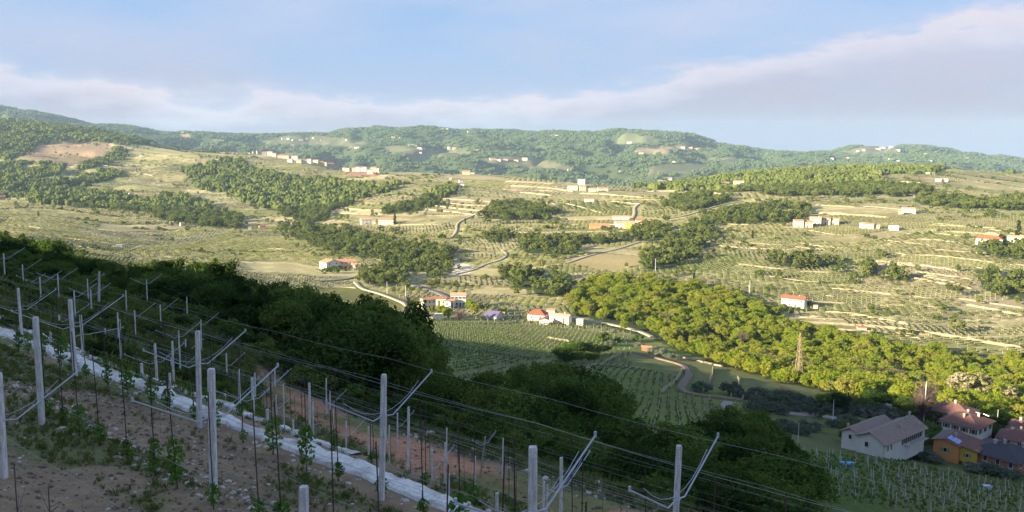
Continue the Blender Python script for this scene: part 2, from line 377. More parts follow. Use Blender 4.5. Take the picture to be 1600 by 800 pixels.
# ------------------------------------------------------------------ land cover, laid out on the ground
def inpoly(px, py, poly):
    c = np.zeros(np.shape(px), bool); n = len(poly)
    for i in range(n):
        x1, y1 = poly[i]; x2, y2 = poly[(i + 1) % n]
        if y1 == y2: continue
        k = ((y1 > py) != (y2 > py)) & (px < (x2 - x1) * (py - y1) / (y2 - y1) + x1)
        c ^= k
    return c
WOODS = [  # (name, depth range, outline)
 ('hilltop', 1500, 5000, [(-400, 100), (60, 170), (110, 190), (140, 199), (200, 204), (165, 211), (128, 216), (70, 222), (40, 238), (20, 248), (-400, 262)]),
 ('hill_l', 1100, 3400, [(-400, 262), (60, 254), (112, 261), (68, 279), (120, 285), (128, 293), (150, 300), (185, 300), (205, 312), (240, 312), (282, 304), (330, 328), (380, 343), (372, 358), (300, 350), (250, 344), (230, 330), (180, 328), (110, 322), (60, 317), (40, 310), (-400, 300)]),
 ('strip_a', 1100, 3400, [(112, 261), (150, 250), (178, 234), (205, 234), (190, 248), (150, 263), (120, 270)]),
 ('strip_b', 1100, 3400, [(120, 283), (130, 274), (172, 266), (195, 270), (180, 278), (130, 294)]),
 ('knoll', 1500, 3400, [(118, 212), (130, 200), (148, 197), (153, 212), (215, 213), (260, 219), (215, 226), (160, 223), (120, 222)]),
 ('ravine', 1000, 3400, [(318, 262), (335, 250), (368, 246), (400, 268), (430, 273), (500, 279), (540, 284), (600, 290), (636, 284), (610, 298), (572, 310), (550, 315), (525, 325), (518, 335), (505, 345), (482, 352), (450, 340), (430, 330), (400, 318), (360, 305), (330, 300), (300, 290), (280, 262)]),
 ('strip_c', 1000, 2500, [(672, 296), (700, 288), (712, 292), (702, 305), (680, 322), (645, 334), (600, 338), (605, 328), (640, 320)]),
 ('ravine_low', 500, 1300, [(440, 356), (480, 350), (520, 360), (560, 366), (620, 380), (680, 389), (712, 395), (702, 412), (700, 431), (672, 433), (640, 421), (590, 410), (560, 404), (540, 399), (500, 388), (460, 372)]),
 ('grove_a', 800, 2000, [(748, 338), (770, 320), (800, 315), (850, 325), (868, 336), (850, 346), (790, 346)]),
 ('grove_b', 700, 1400, [(750, 366), (770, 358), (800, 369), (796, 382), (762, 379)]),
 ('hedge_a', 700, 1400, [(800, 372), (840, 371), (900, 377), (985, 372), (985, 378), (900, 384), (830, 386)]),
 ('hedge_b', 700, 1400, [(800, 386), (850, 387), (905, 392), (880, 400), (820, 394)]),
 ('band', 500, 1000, [(780, 431), (800, 425), (850, 434), (885, 440), (888, 466), (850, 462), (800, 446)]),
 ('valley', 262, 640, [(885, 474), (900, 455), (925, 432), (960, 423), (1000, 428), (1040, 442), (1090, 446), (1130, 462), (1200, 484), (1222, 502), (1290, 524), (1330, 533), (1400, 547), (1500, 557), (1640, 572), (1640, 692), (1540, 665), (1450, 646), (1400, 636), (1300, 615), (1220, 596), (1150, 578), (1100, 562), (1050, 546), (1010, 528), (960, 512), (920, 500), (900, 492)]),
 ('spur', 600, 1300, [(1010, 396), (1030, 386), (1060, 366), (1090, 352), (1114, 356), (1116, 374), (1092, 396), (1050, 416), (1012, 424), (1002, 406)]),
 ('spur_b', 700, 1400, [(990, 362), (1010, 353), (1050, 357), (1050, 370), (1020, 378), (990, 376)]),
 ('mid_r', 800, 1900, [(1078, 350), (1100, 337), (1150, 327), (1210, 320), (1266, 325), (1262, 340), (1210, 350), (1150, 352)]),
 ('mid_r2', 900, 1900, [(1035, 320), (1060, 308), (1110, 303), (1142, 310), (1122, 325), (1070, 331)]),
 ('ridge_r', 1000, 2600, [(990, 297), (1050, 286), (1120, 270), (1200, 262), (1290, 254), (1370, 252), (1470, 253), (1465, 270), (1385, 272), (1370, 290), (1430, 292), (1460, 305), (1530, 315), (1640, 308), (1640, 332), (1500, 326), (1430, 319), (1430, 305), (1300, 308), (1206, 306), (1190, 302), (1160, 300), (1100, 298)]),
 ('ridge_r2', 1000, 2600, [(1470, 250), (1540, 258), (1640, 262), (1640, 272), (1540, 266), (1470, 262)]),
 ('shrub_r', 550, 1200, [(1195, 404), (1240, 406), (1300, 408), (1326, 416), (1325, 424), (1280, 420), (1200, 414)]),
 ('shrub_r2', 550, 1200, [(1348, 419), (1362, 417), (1375, 428), (1420, 436), (1424, 442), (1390, 440), (1352, 427)]),
 ('scar', 500, 1200, [(1520, 424), (1540, 420), (1565, 440), (1600, 432), (1640, 420), (1640, 470), (1570, 466), (1530, 446)]),
 ('garden_r', 550, 1200, [(1512, 384), (1560, 386), (1640, 384), (1640, 404), (1560, 404), (1540, 394)]),
 ('farmtrees', 380, 800, [(560, 425), (585, 420), (625, 428), (640, 440), (600, 452), (575, 445)]),
 ('tail', 380, 620, [(1075, 545), (1110, 552), (1160, 568), (1150, 575), (1100, 560)]),
]
TINTS = [  # special fields: colour, depth range, outline
 ((.30, .22, .14), 1200, 3400, [(25, 246), (60, 226), (100, 221), (170, 224), (175, 236), (130, 256), (60, 252)]),
 ((.29, .25, .125), 450, 1300, [(880, 402), (940, 396), (1000, 400), (1005, 412), (950, 425), (890, 415)]),
 ((.66, .56, .42), 400, 1200, [(695, 410), (722, 411), (742, 417), (735, 426), (708, 433), (700, 425)]),
 ((.36, .17, .12), 1500, 3000, [(535, 264), (592, 270), (585, 276), (540, 272)]),
 ((.34, .28, .17), 900, 2500, [(655, 330), (705, 306), (772, 312), (745, 338), (700, 335)]),
 ((.40, .34, .22), 1000, 2500, [(788, 290), (805, 268), (850, 275), (895, 290), (890, 302), (800, 300)]),
 ((.17, .18, .05), 350, 800, [(500, 450), (560, 446), (620, 462), (636, 480), (600, 486), (540, 470), (480, 462)]),
 ((.13, .16, .04), 400, 1200, [(1010, 425), (1060, 412), (1110, 395), (1170, 398), (1140, 420), (1060, 427)]),
 ((.12, .15, .045), 600, 2000, [(860, 316), (900, 312), (990, 325), (985, 336), (905, 330)]),
 ((.30, .25, .16), 500, 1300, [(1390, 405), (1480, 414), (1530, 436), (1560, 456), (1500, 452), (1400, 432), (1340, 420)]),
 ((.32, .27, .17), 500, 1300, [(1500, 456), (1600, 470), (1640, 500), (1600, 500), (1490, 472)]),
 ((.23, .21, .10), 800, 2500, [(1280, 335), (1400, 333), (1440, 342), (1380, 350), (1280, 345)]),
 ((.30, .21, .13), 3500, 8000, [(272, 212), (295, 208), (303, 213), (285, 216)]),
 ((.30, .24, .15), 3400, 8000, [(985, 238), (1010, 228), (1060, 227), (1095, 232), (1060, 236), (1015, 242)]),
 ((.15, .17, .09), 3400, 8000, [(1085, 246), (1140, 246), (1162, 252), (1150, 256), (1100, 250)]),
 ((.15, .16, .08), 3400, 8000, [(600, 225), (660, 232), (720, 233), (750, 240), (700, 247), (610, 240)]),
 ((.15, .16, .08), 3400, 8000, [(440, 212), (530, 215), (580, 222), (560, 232), (470, 228), (400, 225)]),
 ((.18, .18, .10), 3400, 8000, [(740, 250), (790, 243), (830, 246), (900, 260), (880, 268), (800, 262)]),
 ((.16, .17, .09), 3400, 8000, [(1020, 258), (1090, 254), (1120, 262), (1060, 272), (1010, 270)]),
 ((.19, .19, .11), 3400, 8000, [(1310, 238), (1350, 228), (1400, 226), (1420, 234), (1350, 242)]),
 ((.42, .36, .27), 400, 800, [(1565, 424), (1582, 423), (1580, 438), (1563, 436)]),
 ((.15, .10, .065), 200, 330, [(1215, 600), (1250, 612), (1262, 626), (1240, 626), (1222, 615)]),
]
ROADS = [  # (name, width m, picture points, colour key, label)
 ('country_road', 5.0, [(500, 440), (540, 437), (560, 432), (582, 426), (570, 419)], 'asphalt', 'grey country road curving in to the long farmhouse on the left'),
 ('country_road', 5.0, [(625, 440), (650, 447), (680, 456), (694, 462), (706, 470)], 'asphalt', 'straight grey road running down to the tall white house'),
 ('field_track', 3.2, [(555, 441), (565, 452), (590, 458), (615, 467), (636, 476), (640, 488)], 'pale', 'pale curved track round the olive green meadow'),
 ('field_track', 2.3, [(698, 434), (716, 428), (742, 422), (758, 413), (780, 408), (794, 398), (785, 392)], 'pale', 'pale winding track along the edge of the quarried bank'),
 ('field_track', 2.3, [(704, 373), (714, 362), (713, 350), (728, 342), (745, 335), (770, 313)], 'pale', 'pale track climbing between the striped terraces in mid valley'),
 ('field_track', 2.4, [(885, 412), (905, 405), (935, 396), (960, 391), (1000, 378)], 'pale', 'pale track skirting the tan field in mid valley'),
 ('field_track', 4.0, [(985, 347), (992, 335), (990, 325), (1000, 318)], 'pale', 'pale lane running up behind the yellow house'),
 ('field_track', 3.0, [(1040, 343), (1080, 336), (1110, 325), (1135, 319), (1160, 315)], 'pale', 'pale lane climbing toward the two groves on the right'),
 ('field_track', 4.0, [(895, 496), (925, 502), (960, 508), (1000, 518), (1020, 527)], 'pale', 'pale track running from the long cream farm beside the valley wood'),
 ('farm_track', 3.0, [(990, 551), (1030, 561), (1068, 571), (1075, 578), (1078, 590), (1068, 600), (1063, 610), (1080, 618), (1120, 622), (1160, 627)], 'dirt', 'brown farm track bending through the shaded vineyard'),
 ('farm_track', 3.2, [(1138, 628), (1130, 642), (1122, 656)], 'concrete', 'short grey ramp beside the ditch in the shaded vineyard'),
 ('valley_road', 4.6, [(1200, 643), (1240, 646), (1280, 650), (1310, 655), (1350, 663), (1400, 672), (1450, 683)], 'concrete', 'pale concrete road passing behind the big house'),
 ('valley_road', 6.0, [(1380, 630), (1405, 636), (1440, 645), (1465, 655)], 'concrete', 'pale road coming down behind the olive trees'),
]
# grid of the land
ug = np.linspace(-UMAX, UMAX, NU); lg = np.linspace(math.log(Y0), math.log(Y1), NY)
UU, LL = np.meshgrid(ug, lg)                     # rows = depth
YYg = np.exp(LL); XXg = UU * YYg
ZZg = H(XXg, YYg)
PX, PY = project(XXg, YYg, ZZg)
wood = np.zeros(UU.shape, np.int16)
for i, (nm, a, b, poly) in enumerate(WOODS):
    jx = PX + (fbm(XXg / (YYg * .02), YYg / (YYg * .02) + LL * 40, 3) - .5) * 24; jy = PY + (fbm(XXg / (YYg * .02) + 9, LL * 40 + 4, 3) - .5) * 9
    wood[(YYg > a) & (YYg < b) & inpoly(jx, jy, poly)] = i + 1
FAR = len(WOODS) + 1
far_open = np.zeros(UU.shape, bool)
for c, a, b, poly in TINTS:
    if a >= 3400: far_open |= (YYg > a) & inpoly(PX, PY, poly)
far_open |= (fbm(XXg / 420 + 5, YYg / 420, 3) > .73) & (YYg < 5600)
wood[(YYg > 3350) & ~far_open] = FAR
holes = (wood > 0) & (wood < FAR) & (YYg > 640) & (fbm(XXg / (YYg * .035) + 20, LL * 30, 3) > .69)
wood[holes & (wood != 14)] = 0
# fields: long bands that follow the slope, each cut into plots
def vband(px, py):
    px = np.asarray(px, float); py = np.asarray(py, float)
    w = py - 0.058 * np.maximum(px - 1050, 0) - 0.012 * np.minimum(px, 500) + (fbm(px / 210 + 3, py / 95, 2) - .5) * 34 + (fbm(px / 60, py / 30 + 8, 2) - .5) * 5
    return np.interp(w, [150, 300, 400, 470, 700], [0, 21, 31, 36, 48])
VB = vband(PX, PY); bj = np.floor(VB).astype(int); bf = VB - bj
def segcoord(px, j, f): return px / (90 + 150 * _T[j & 255, 33]) + _T[(j * 7) & 255, 91] * 5 + (f - .5) * (_T[(j * 3) & 255, 12] - .5) * .8
SG = segcoord(PX, bj, bf); si = np.floor(SG).astype(int); sf = SG - si
fid = (bj & 63) * 64 + (si & 63)
border = (bf > .84) | (sf < .035)
r1 = _T[fid & 255, (fid >> 4) & 255]; r2 = _T[(fid * 3 + 7) & 255, (fid >> 3) & 255]; r3 = _T[(fid * 5 + 3) & 255, (fid >> 5) & 255]
# base colours
olive = np.array([.30, .27, .135]); green = np.array([.21, .225, .085]); tan = np.array([.38, .32, .20]); brown = np.array([.20, .155, .095])
C = olive[None, None] * (1 - r1[..., None]) + green[None, None] * r1[..., None]
C = np.where((r2 > .76)[..., None], tan * .45 + C * .55, C); C = np.where((r2 < .10)[..., None], brown * .5 + C * .5, C)
C = C * (0.80 + 0.40 * r3[..., None])
streak = fbm(PX / 38 + bj * 3.1, VB * 5.5, 3)
C = C * (0.70 + 0.6 * streak)[..., None]
C = C + np.array([.12, .10, .07]) * sstep(.62, .74, fbm(PX / 26 + 50, VB * 7 + 9, 3))[..., None]
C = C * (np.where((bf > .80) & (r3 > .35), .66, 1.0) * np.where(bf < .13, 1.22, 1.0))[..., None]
# shaded near side: lush grass
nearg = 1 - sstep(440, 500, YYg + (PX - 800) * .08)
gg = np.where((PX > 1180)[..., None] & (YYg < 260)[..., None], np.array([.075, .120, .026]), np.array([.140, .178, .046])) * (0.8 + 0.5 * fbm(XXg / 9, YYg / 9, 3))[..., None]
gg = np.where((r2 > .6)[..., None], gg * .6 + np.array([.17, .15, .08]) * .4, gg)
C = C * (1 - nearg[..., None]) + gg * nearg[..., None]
tint = np.full(UU.shape, -1, np.int16)
for i, (c, a, b, poly) in enumerate(TINTS):
    k = (YYg > a) & (YYg < b) & inpoly(PX, PY, poly); C[k] = np.array(c) * (0.9 + 0.2 * r3[k][:, None]); tint[k] = i
C[wood > 0] = np.array([.050, .072, .028])
C[(YYg > 3350) & (tint >= 0)] *= .72
C[(YYg > 3350) & (wood == 0) & (tint < 0)] = np.array([.125, .145, .07])
# foreground hillside soil and grass
s_ = 0.64 * XXg + 0.77 * YYg; t_ = 0.77 * XXg - 0.64 * YYg
soil = np.array([.262, .194, .128]); red = np.array([.42, .225, .135]); gr = np.array([.125, .150, .052])
fz = (YYg < 75) & (s_ < 42)
k1 = fbm(s_ * 1.1, t_ * .5, 4); k2 = fbm(s_ * .5 + 5, t_ * .25 + 9, 4)
sc = soil * (0.80 + 0.45 * k1[..., None])
g_in = sstep(.47, .62, k2) * sstep(4.0, 5.5, s_) * .8
g_in = np.maximum(g_in, sstep(.38, .56, k2) * sstep(10.6, 12.5, s_) * .9 * (1 - sstep(26.8, 27.6, s_) * (1 - sstep(30.3, 31, s_))))
g_in = np.maximum(g_in, sstep(31, 33, s_) * .95)
lf = sstep(-.30, -.42, UU) * sstep(34, 46, YYg); g_in = np.maximum(g_in, lf * .85)
rd = np.maximum(sstep(27.0, 27.8, s_ + k1) * (1 - sstep(30.2, 31, s_ + k1)), .75 * sstep(14.6, 15.2, s_ + k1) * (1 - sstep(17.6, 18.4, s_ + k1)))
fc = sc * (1 - rd[..., None]) + red * (0.85 + .3 * k1[..., None]) * rd[..., None]
fc = fc * (1 - g_in[..., None]) + gr * (0.8 + .6 * k1[..., None]) * g_in[..., None]
kf = (1 - sstep(36, 42, s_)) * (1 - sstep(68, 80, YYg)); C = C * (1 - kf[..., None]) + fc * kf[..., None]
nearmask = kf

def lookup(A, x, y):
    u = x / np.maximum(y, 1); iu = np.clip(np.rint((u - ug[0]) / (ug[1] - ug[0])).astype(int), 0, NU - 1)
    il = np.clip(np.rint((np.log(np.maximum(y, 1)) - lg[0]) / (lg[1] - lg[0])).astype(int), 0, NY - 1)
    return A[il, iu]
roadmask = np.zeros(UU.shape, bool)
# ---- terrain material
m, t, b = mat('ground_cover', 0.95, 0.15)
at = t.nodes.new('ShaderNodeAttribute'); at.attribute_name = 'cover'
f1 = tnoise(t, 0.35, 6, 0.7); f2 = tnoise(t, 3.2, 6, 0.75)
c1 = tmix(t, at.outputs['Color'], tramp(t, f1, [(0.25, (.55, .55, .55)), (0.75, (1.35, 1.3, 1.2))]), 0.75, 'MULTIPLY')
c2 = tmix(t, c1, tramp(t, f2, [(0.3, (.6, .6, .6)), (0.72, (1.4, 1.4, 1.4))]), 0.7, 'MULTIPLY')
t.links.new(c2, b.inputs['Base Color']); tbump(t, b, f2, 0.5, 0.12)
M_GROUND = m
V = np.stack([XXg, YYg, ZZg], -1).reshape(-1, 3)
idx = np.arange(NU * NY).reshape(NY, NU)
Q = np.stack([idx[:-1, :-1], idx[:-1, 1:], idx[1:, 1:], idx[1:, :-1]], -1).reshape(-1, 4)
me = np_mesh('hills', V, Q, M_GROUND, smooth=True)
ca = me.color_attributes.new('cover', 'FLOAT_COLOR', 'POINT')
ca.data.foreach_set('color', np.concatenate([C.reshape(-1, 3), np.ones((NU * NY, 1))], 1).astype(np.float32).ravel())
land = obj_of('hillside_terrain', me); tag(land, kind='structure')
# the land outside the frame and the hilltop behind the camera
gx = np.arange(-1500, 1501, 15.0); gy = np.arange(-420, 2401, 15.0)
AX, AY = np.meshgrid(gx, gy); AZ = H(AX, AY)
cxm = (AX[:-1, :-1] + AX[1:, 1:]) / 2; cym = (AY[:-1, :-1] + AY[1:, 1:]) / 2
inside = ((np.abs(cxm) < 75) & (cym > -60) & (cym < 60)) | (cym > 16) & (np.abs(cxm / np.maximum(cym, 1)) < UMAX - 9.0 / np.maximum(cym, 9) - 0.0)
AZ = np.where((np.abs(AX) < AY * (UMAX + .12) + 16) & (AY > 2), AZ - 1.2, AZ)
idx = np.arange(AX.size).reshape(AX.shape)
Q = np.stack([idx[:-1, :-1], idx[:-1, 1:], idx[1:, 1:], idx[1:, :-1]], -1)[~inside].reshape(-1, 4)
me = np_mesh('hilltop', np.stack([AX, AY, AZ], -1).reshape(-1, 3), Q, M_GROUND, smooth=True)
ca = me.color_attributes.new('cover', 'FLOAT_COLOR', 'POINT')
ca.data.foreach_set('color', np.tile(np.array([.12, .14, .05, 1], np.float32), AX.size))
tag(obj_of('surrounding_terrain', me), kind='structure')
gx = np.arange(-82.5, 83, 1.25); gy = np.arange(-67.5, 68, 1.25); AX, AY = np.meshgrid(gx, gy); AZ = H(AX, AY)
cxm = (AX[:-1, :-1] + AX[1:, 1:]) / 2; cym = (AY[:-1, :-1] + AY[1:, 1:]) / 2
inside = (cym > Y0 + 1.5) & (np.abs(cxm) < cym * UMAX - 1.6)
AZ = np.where((np.abs(AX) < AY * UMAX + .3) & (AY > Y0 - .3), AZ - .25, AZ)
idx = np.arange(AX.size).reshape(AX.shape)
Q = np.stack([idx[:-1, :-1], idx[:-1, 1:], idx[1:, 1:], idx[1:, :-1]], -1)[~inside].reshape(-1, 4)
me = np_mesh('hilltop', np.stack([AX, AY, AZ], -1).reshape(-1, 3), Q, M_GROUND, smooth=True)
ca = me.color_attributes.new('cover', 'FLOAT_COLOR', 'POINT'); ss = .64 * AX + .77 * AY
cc = np.where(((ss > -1.5) & (ss < 11))[..., None], soil, np.array([.12, .14, .05])); ca.data.foreach_set('color', np.concatenate([cc.reshape(-1, 3), np.ones((AX.size, 1))], 1).astype(np.float32).ravel())
tag(obj_of('surrounding_terrain', me), kind='structure')

# ------------------------------------------------------------------ roads and tracks
M_ASPH = simple('asphalt', (.16, .16, .165), (.11, .11, .115), 1.5)
M_PALE = simple('pale_gravel_track', (.40, .35, .25), (.30, .26, .18), 0.8)
M_DIRT = simple('dirt_track', (.20, .155, .105), (.13, .10, .07), 0.8)
M_CONC = simple('concrete_road', (.31, .29, .26), (.22, .21, .19), 0.7)
RM = {'asphalt': M_ASPH, 'pale': M_PALE, 'dirt': M_DIRT, 'concrete': M_CONC}
def smooth_path(P, step):
    P = np.array(P, float)
    for _ in range(2):
        Qn = [P[0]]
        for a, b_ in zip(P[:-1], P[1:]): Qn += [a * .75 + b_ * .25, a * .25 + b_ * .75]
        P = np.array(Qn + [P[-1]])
    L = np.r_[0, np.cumsum(np.hypot(*np.diff(P, axis=0).T))]; n = max(3, int(L[-1] / step))
    q = np.linspace(0, L[-1], n); return np.stack([np.interp(q, L, P[:, 0]), np.interp(q, L, P[:, 1])], -1)
def strip(name, P, w, m, lift=0.12, ncross=5, drop=True):
    """a sheet draped on the ground along the ground points P"""
    d = np.gradient(P, axis=0); d /= np.linalg.norm(d, axis=1)[:, None]; nrm = np.stack([-d[:, 1], d[:, 0]], -1)
    ks = np.linspace(-.5, .5, ncross); V = []
    for k in ks:
        pt = P + nrm * (w * k); z = np.maximum(H(pt[:, 0], pt[:, 1]), np.maximum(H(pt[:, 0] + 1.2, pt[:, 1] + 2), H(pt[:, 0] - 1.2, pt[:, 1] - 2)) if lift > .3 else -999) + lift
        V.append(np.c_[pt, z])
    if drop:
        V = [V[0] - [0, 0, .8 + lift]] + V + [V[-1] - [0, 0, .8 + lift]]
    V = np.array(V); K, n = V.shape[:2]; idx = np.arange(K * n).reshape(K, n)
    Q = np.stack([idx[:-1, :-1], idx[1:, :-1], idx[1:, 1:], idx[:-1, 1:]], -1).reshape(-1, 4)[:, ::-1]
    return obj_of(name, np_mesh(name, V.reshape(-1, 3), Q, m, smooth=False))
ROADPTS = []
for nm, w, pts, key, lab in ROADS:
    P = np.array([gp(x, y)[:2] for x, y in pts]); yy = P[:, 1].mean()
    P = smooth_path(P, yy * .006); ROADPTS.append((P, w))
    strip(nm, P, w, RM[key], 0.10 + yy * .0007)['kind'] = 'structure'
# keep rows and trees off the roads
for P, w in ROADPTS:
    for x, y in P[::1]:
        for o in (-.5, 0, .5):
            xx, yy = x + o * w, y
            iu = int(round((xx / yy - ug[0]) / (ug[1] - ug[0]))); il = int(round((math.log(yy) - lg[0]) / (lg[1] - lg[0])))
            if 1 <= iu < NU - 1 and 1 <= il < NY - 1: roadmask[il - 1:il + 2, iu - 1:iu + 2] = True

# ------------------------------------------------------------------ trees: the kinds
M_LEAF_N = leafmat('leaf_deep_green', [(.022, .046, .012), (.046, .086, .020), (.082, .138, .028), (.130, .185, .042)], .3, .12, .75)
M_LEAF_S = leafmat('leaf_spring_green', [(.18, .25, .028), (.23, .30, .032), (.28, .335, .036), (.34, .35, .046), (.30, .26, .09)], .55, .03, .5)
M_LEAF_M = leafmat('leaf_mid_green', [(.085, .12, .034), (.13, .17, .044), (.175, .21, .052), (.22, .245, .075)], .45, .012, .5)
M_LEAF_F = leafmat('leaf_far_green', [(.055, .088, .036), (.070, .108, .044), (.088, .126, .052)], .2, .004, .5)
M_LEAF_O = leafmat('leaf_olive_grey', [(.075, .095, .062), (.115, .14, .095), (.16, .185, .13)], .15, .3, .5)
M_LEAF_C = leafmat('leaf_cypress', [(.016, .028, .012), (.028, .046, .018)], .1, .5, .5)
M_LEAF_G = leafmat('leaf_bush_green', [(.06, .10, .020), (.095, .14, .028), (.13, .17, .04)], .3, .05, .6)
M_LEAF_Y = leafmat('leaf_blossom_cream', [(.18, .19, .07), (.28, .26, .14), (.38, .34, .22)], .3, .1, .5)
M_BARK = simple('bark', (.11, .085, .062), (.055, .043, .033), 6, bump=.5)
M_TWIG = simple('bare_twigs', (.12, .085, .07), (.07, .05, .045), 5)
def leaf_cloud(rng, n, size, clumps, shape='round', flat=.75, hollow=.35, top=1.0):
    """n leaf faces gathered in clumps inside a crown of height 1 (from z=.2 to 1)"""
    cs = []
    while len(cs) < clumps:
        p = rng.normal(size=3); p /= np.linalg.norm(p); r = rng.uniform(hollow, 1) ** .5
        p = p * r
        if shape == 'round': q = np.array([p[0] * .36, p[1] * .36, .60 + p[2] * .34])
        elif shape == 'wide': q = np.array([p[0] * .55, p[1] * .55, .60 + p[2] * .30])
        elif shape == 'column': 
            zz = rng.uniform(.06, .98); rr = .13 * (1 - zz) ** .55 * (zz * 4 if zz < .25 else 1); q = np.array([p[0] * rr, p[1] * rr, zz])
        elif shape == 'bush': q = np.array([p[0] * .55, p[1] * .55, .42 + abs(p[2]) * .45 - .2])
        cs.append((q, rng.uniform(.5, 1.25)))
    per = n // clumps; V = []; Q = []
    cr = {'round': .105, 'wide': .15, 'column': .05, 'bush': .17}[shape]
    for q, k in cs:
        d = rng.normal(size=(per, 3)); d /= np.linalg.norm(d, axis=1)[:, None]; rad = rng.uniform(.35, 1, per) ** .6 * cr * k
        P = q + d * rad[:, None] * np.array([1, 1, flat])
        nr = d + rng.normal(size=(per, 3)) * .55 + np.array([0, 0, .35]); nr /= np.linalg.norm(nr, axis=1)[:, None]
        a = np.cross(nr, rng.normal(size=(per, 3))); a /= np.linalg.norm(a, axis=1)[:, None]; bb = np.cross(nr, a)
        sz = size * rng.uniform(.55, 1.3, per)[:, None]
        base = len(V) * 0
        quad = np.stack([P - a * sz, P - bb * sz * .62, P + a * sz, P + bb * sz * .62], 1)
        V.append(quad.reshape(-1, 3))
    V = np.concatenate(V); Q = np.arange(len(V)).reshape(-1, 4); return V, Q
def trunk_mesh(name, rng, h=.55, r=.022, limbs=6, spread=.26, n=6, top=.82):
    mb = MB(); p = [Vector((0, 0, -.03))]
    for k in range(1, 5): p.append(Vector((rng.normal() * .012 * k, rng.normal() * .012 * k, h * k / 4)))
    mb.tube(p, r, n, r2=r * .45)
    for k in range(limbs):
        a = 2.4 * k + rng.uniform(0, .6); z0 = h * rng.uniform(.45, .95); s0 = Vector((0, 0, z0))
        e = Vector((math.cos(a) * spread * rng.uniform(.6, 1.1), math.sin(a) * spread * rng.uniform(.6, 1.1), min(top, z0 + rng.uniform(.12, .35))))
        mid = s0.lerp(e, .5) + Vector((0, 0, .04)); mb.tube([s0, mid, e], r * .42, 4, r2=r * .12, cap=False)
    return mb.mesh(name, M_BARK, True)
def variants(nm, k, n, size, clumps, shape, m, seed, **kw):
    out = []
    for i in range(k):
        rng = np.random.default_rng(seed + i); V, Q = leaf_cloud(rng, n, size, clumps, shape, **kw)
        # uneven outline: push the whole crown about with slow noise
        V = V + (np.stack([fbm(V[:, 0] * 4 + i * 9, V[:, 2] * 4, 2), fbm(V[:, 1] * 4 + i * 7, V[:, 2] * 4 + 5, 2), fbm(V[:, 0] * 4 + 3, V[:, 1] * 4 + i, 2)], -1) - .5) * (.03 if shape == 'column' else .16)
        out.append(np_mesh(nm, V, Q, m))
    return out
def blob_mesh(nm, m, seed, n=6, sub=2, spread=.9):
    """a clump of several tree crowns seen from far away, solid and knobbly; about 2 wide, 1 high"""
    rng = np.random.default_rng(seed); bm = bmesh.new()
    for i in range(n):
        a = 2.4 * i; rr = spread * math.sqrt((i + .2) / n) * .85; c = Vector((math.cos(a) * rr, math.sin(a) * rr, 0)); s = rng.uniform(.32, .5) if n > 1 else .9
        r = bmesh.ops.create_icosphere(bm, subdivisions=sub, radius=1.0)
        hh = rng.uniform(.6, 1.15)
        for v in r['verts']:
            k = 1 + (float(vnoise(v.co.x * 2.2 + i * 5 + seed, v.co.y * 2.2 + v.co.z * 3)) - .5) * .7 + (rng.random() - .5) * .16
            v.co = Vector((v.co.x * s * k, v.co.y * s * k, (v.co.z * .55 * k + .42) * hh)) + c
    me = bpy.data.meshes.new(nm); bm.to_mesh(me); bm.free(); me.materials.append(m); return me
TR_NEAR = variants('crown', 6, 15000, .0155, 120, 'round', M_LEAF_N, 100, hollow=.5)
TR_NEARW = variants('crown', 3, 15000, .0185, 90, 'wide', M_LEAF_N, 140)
TR_VAL = variants('crown', 6, 3600, .030, 80, 'round', M_LEAF_S, 200, hollow=.35)
TR_VALW = variants('crown', 3, 3600, .036, 76, 'wide', M_LEAF_S, 230, hollow=.5)
TR_MID = variants('crown', 5, 800, .058, 26, 'round', M_LEAF_M, 300, hollow=.5) + variants('crown', 2, 800, .075, 26, 'wide', M_LEAF_M, 320, hollow=.5)
TR_OLI = variants('crown', 4, 3000, .034, 34, 'bush', M_LEAF_O, 400)
TR_BUSH = variants('foliage', 4, 500, .075, 16, 'bush', M_LEAF_G, 450)
TR_BUSHN = variants('foliage', 4, 3000, .035, 34, 'bush', M_LEAF_N, 480)
TR_CYP = variants('crown', 2, 1500, .022, 110, 'column', M_LEAF_C, 500, flat=1.2)
TR_BLOS = variants('crown', 2, 2200, .035, 40, 'round', M_LEAF_Y, 520)
TRUNKS = [trunk_mesh('trunk', np.random.default_rng(600 + i)) for i in range(4)]
TRUNK_O = [trunk_mesh('trunk', np.random.default_rng(620 + i), .3, .05, 4, .3) for i in range(2)]
TRUNK_C = trunk_mesh('trunk', np.random.default_rng(640), .7, .015, 0)
def tree(px_, py_, pz_, h, crowns, trunks, name, label, cat='tree', group=None, rng=RNG, wide=1.0, leaf='crown'):
    e = empty(name, (px_, py_, pz_), rng.uniform(0, 6.28), label, cat, group); e.scale = (h * wide, h * wide, h)
    o = obj_of(leaf, crowns[int(rng.integers(len(crowns)))], e)
    if trunks: obj_of('trunk', trunks[int(rng.integers(len(trunks)))], e)
    return e
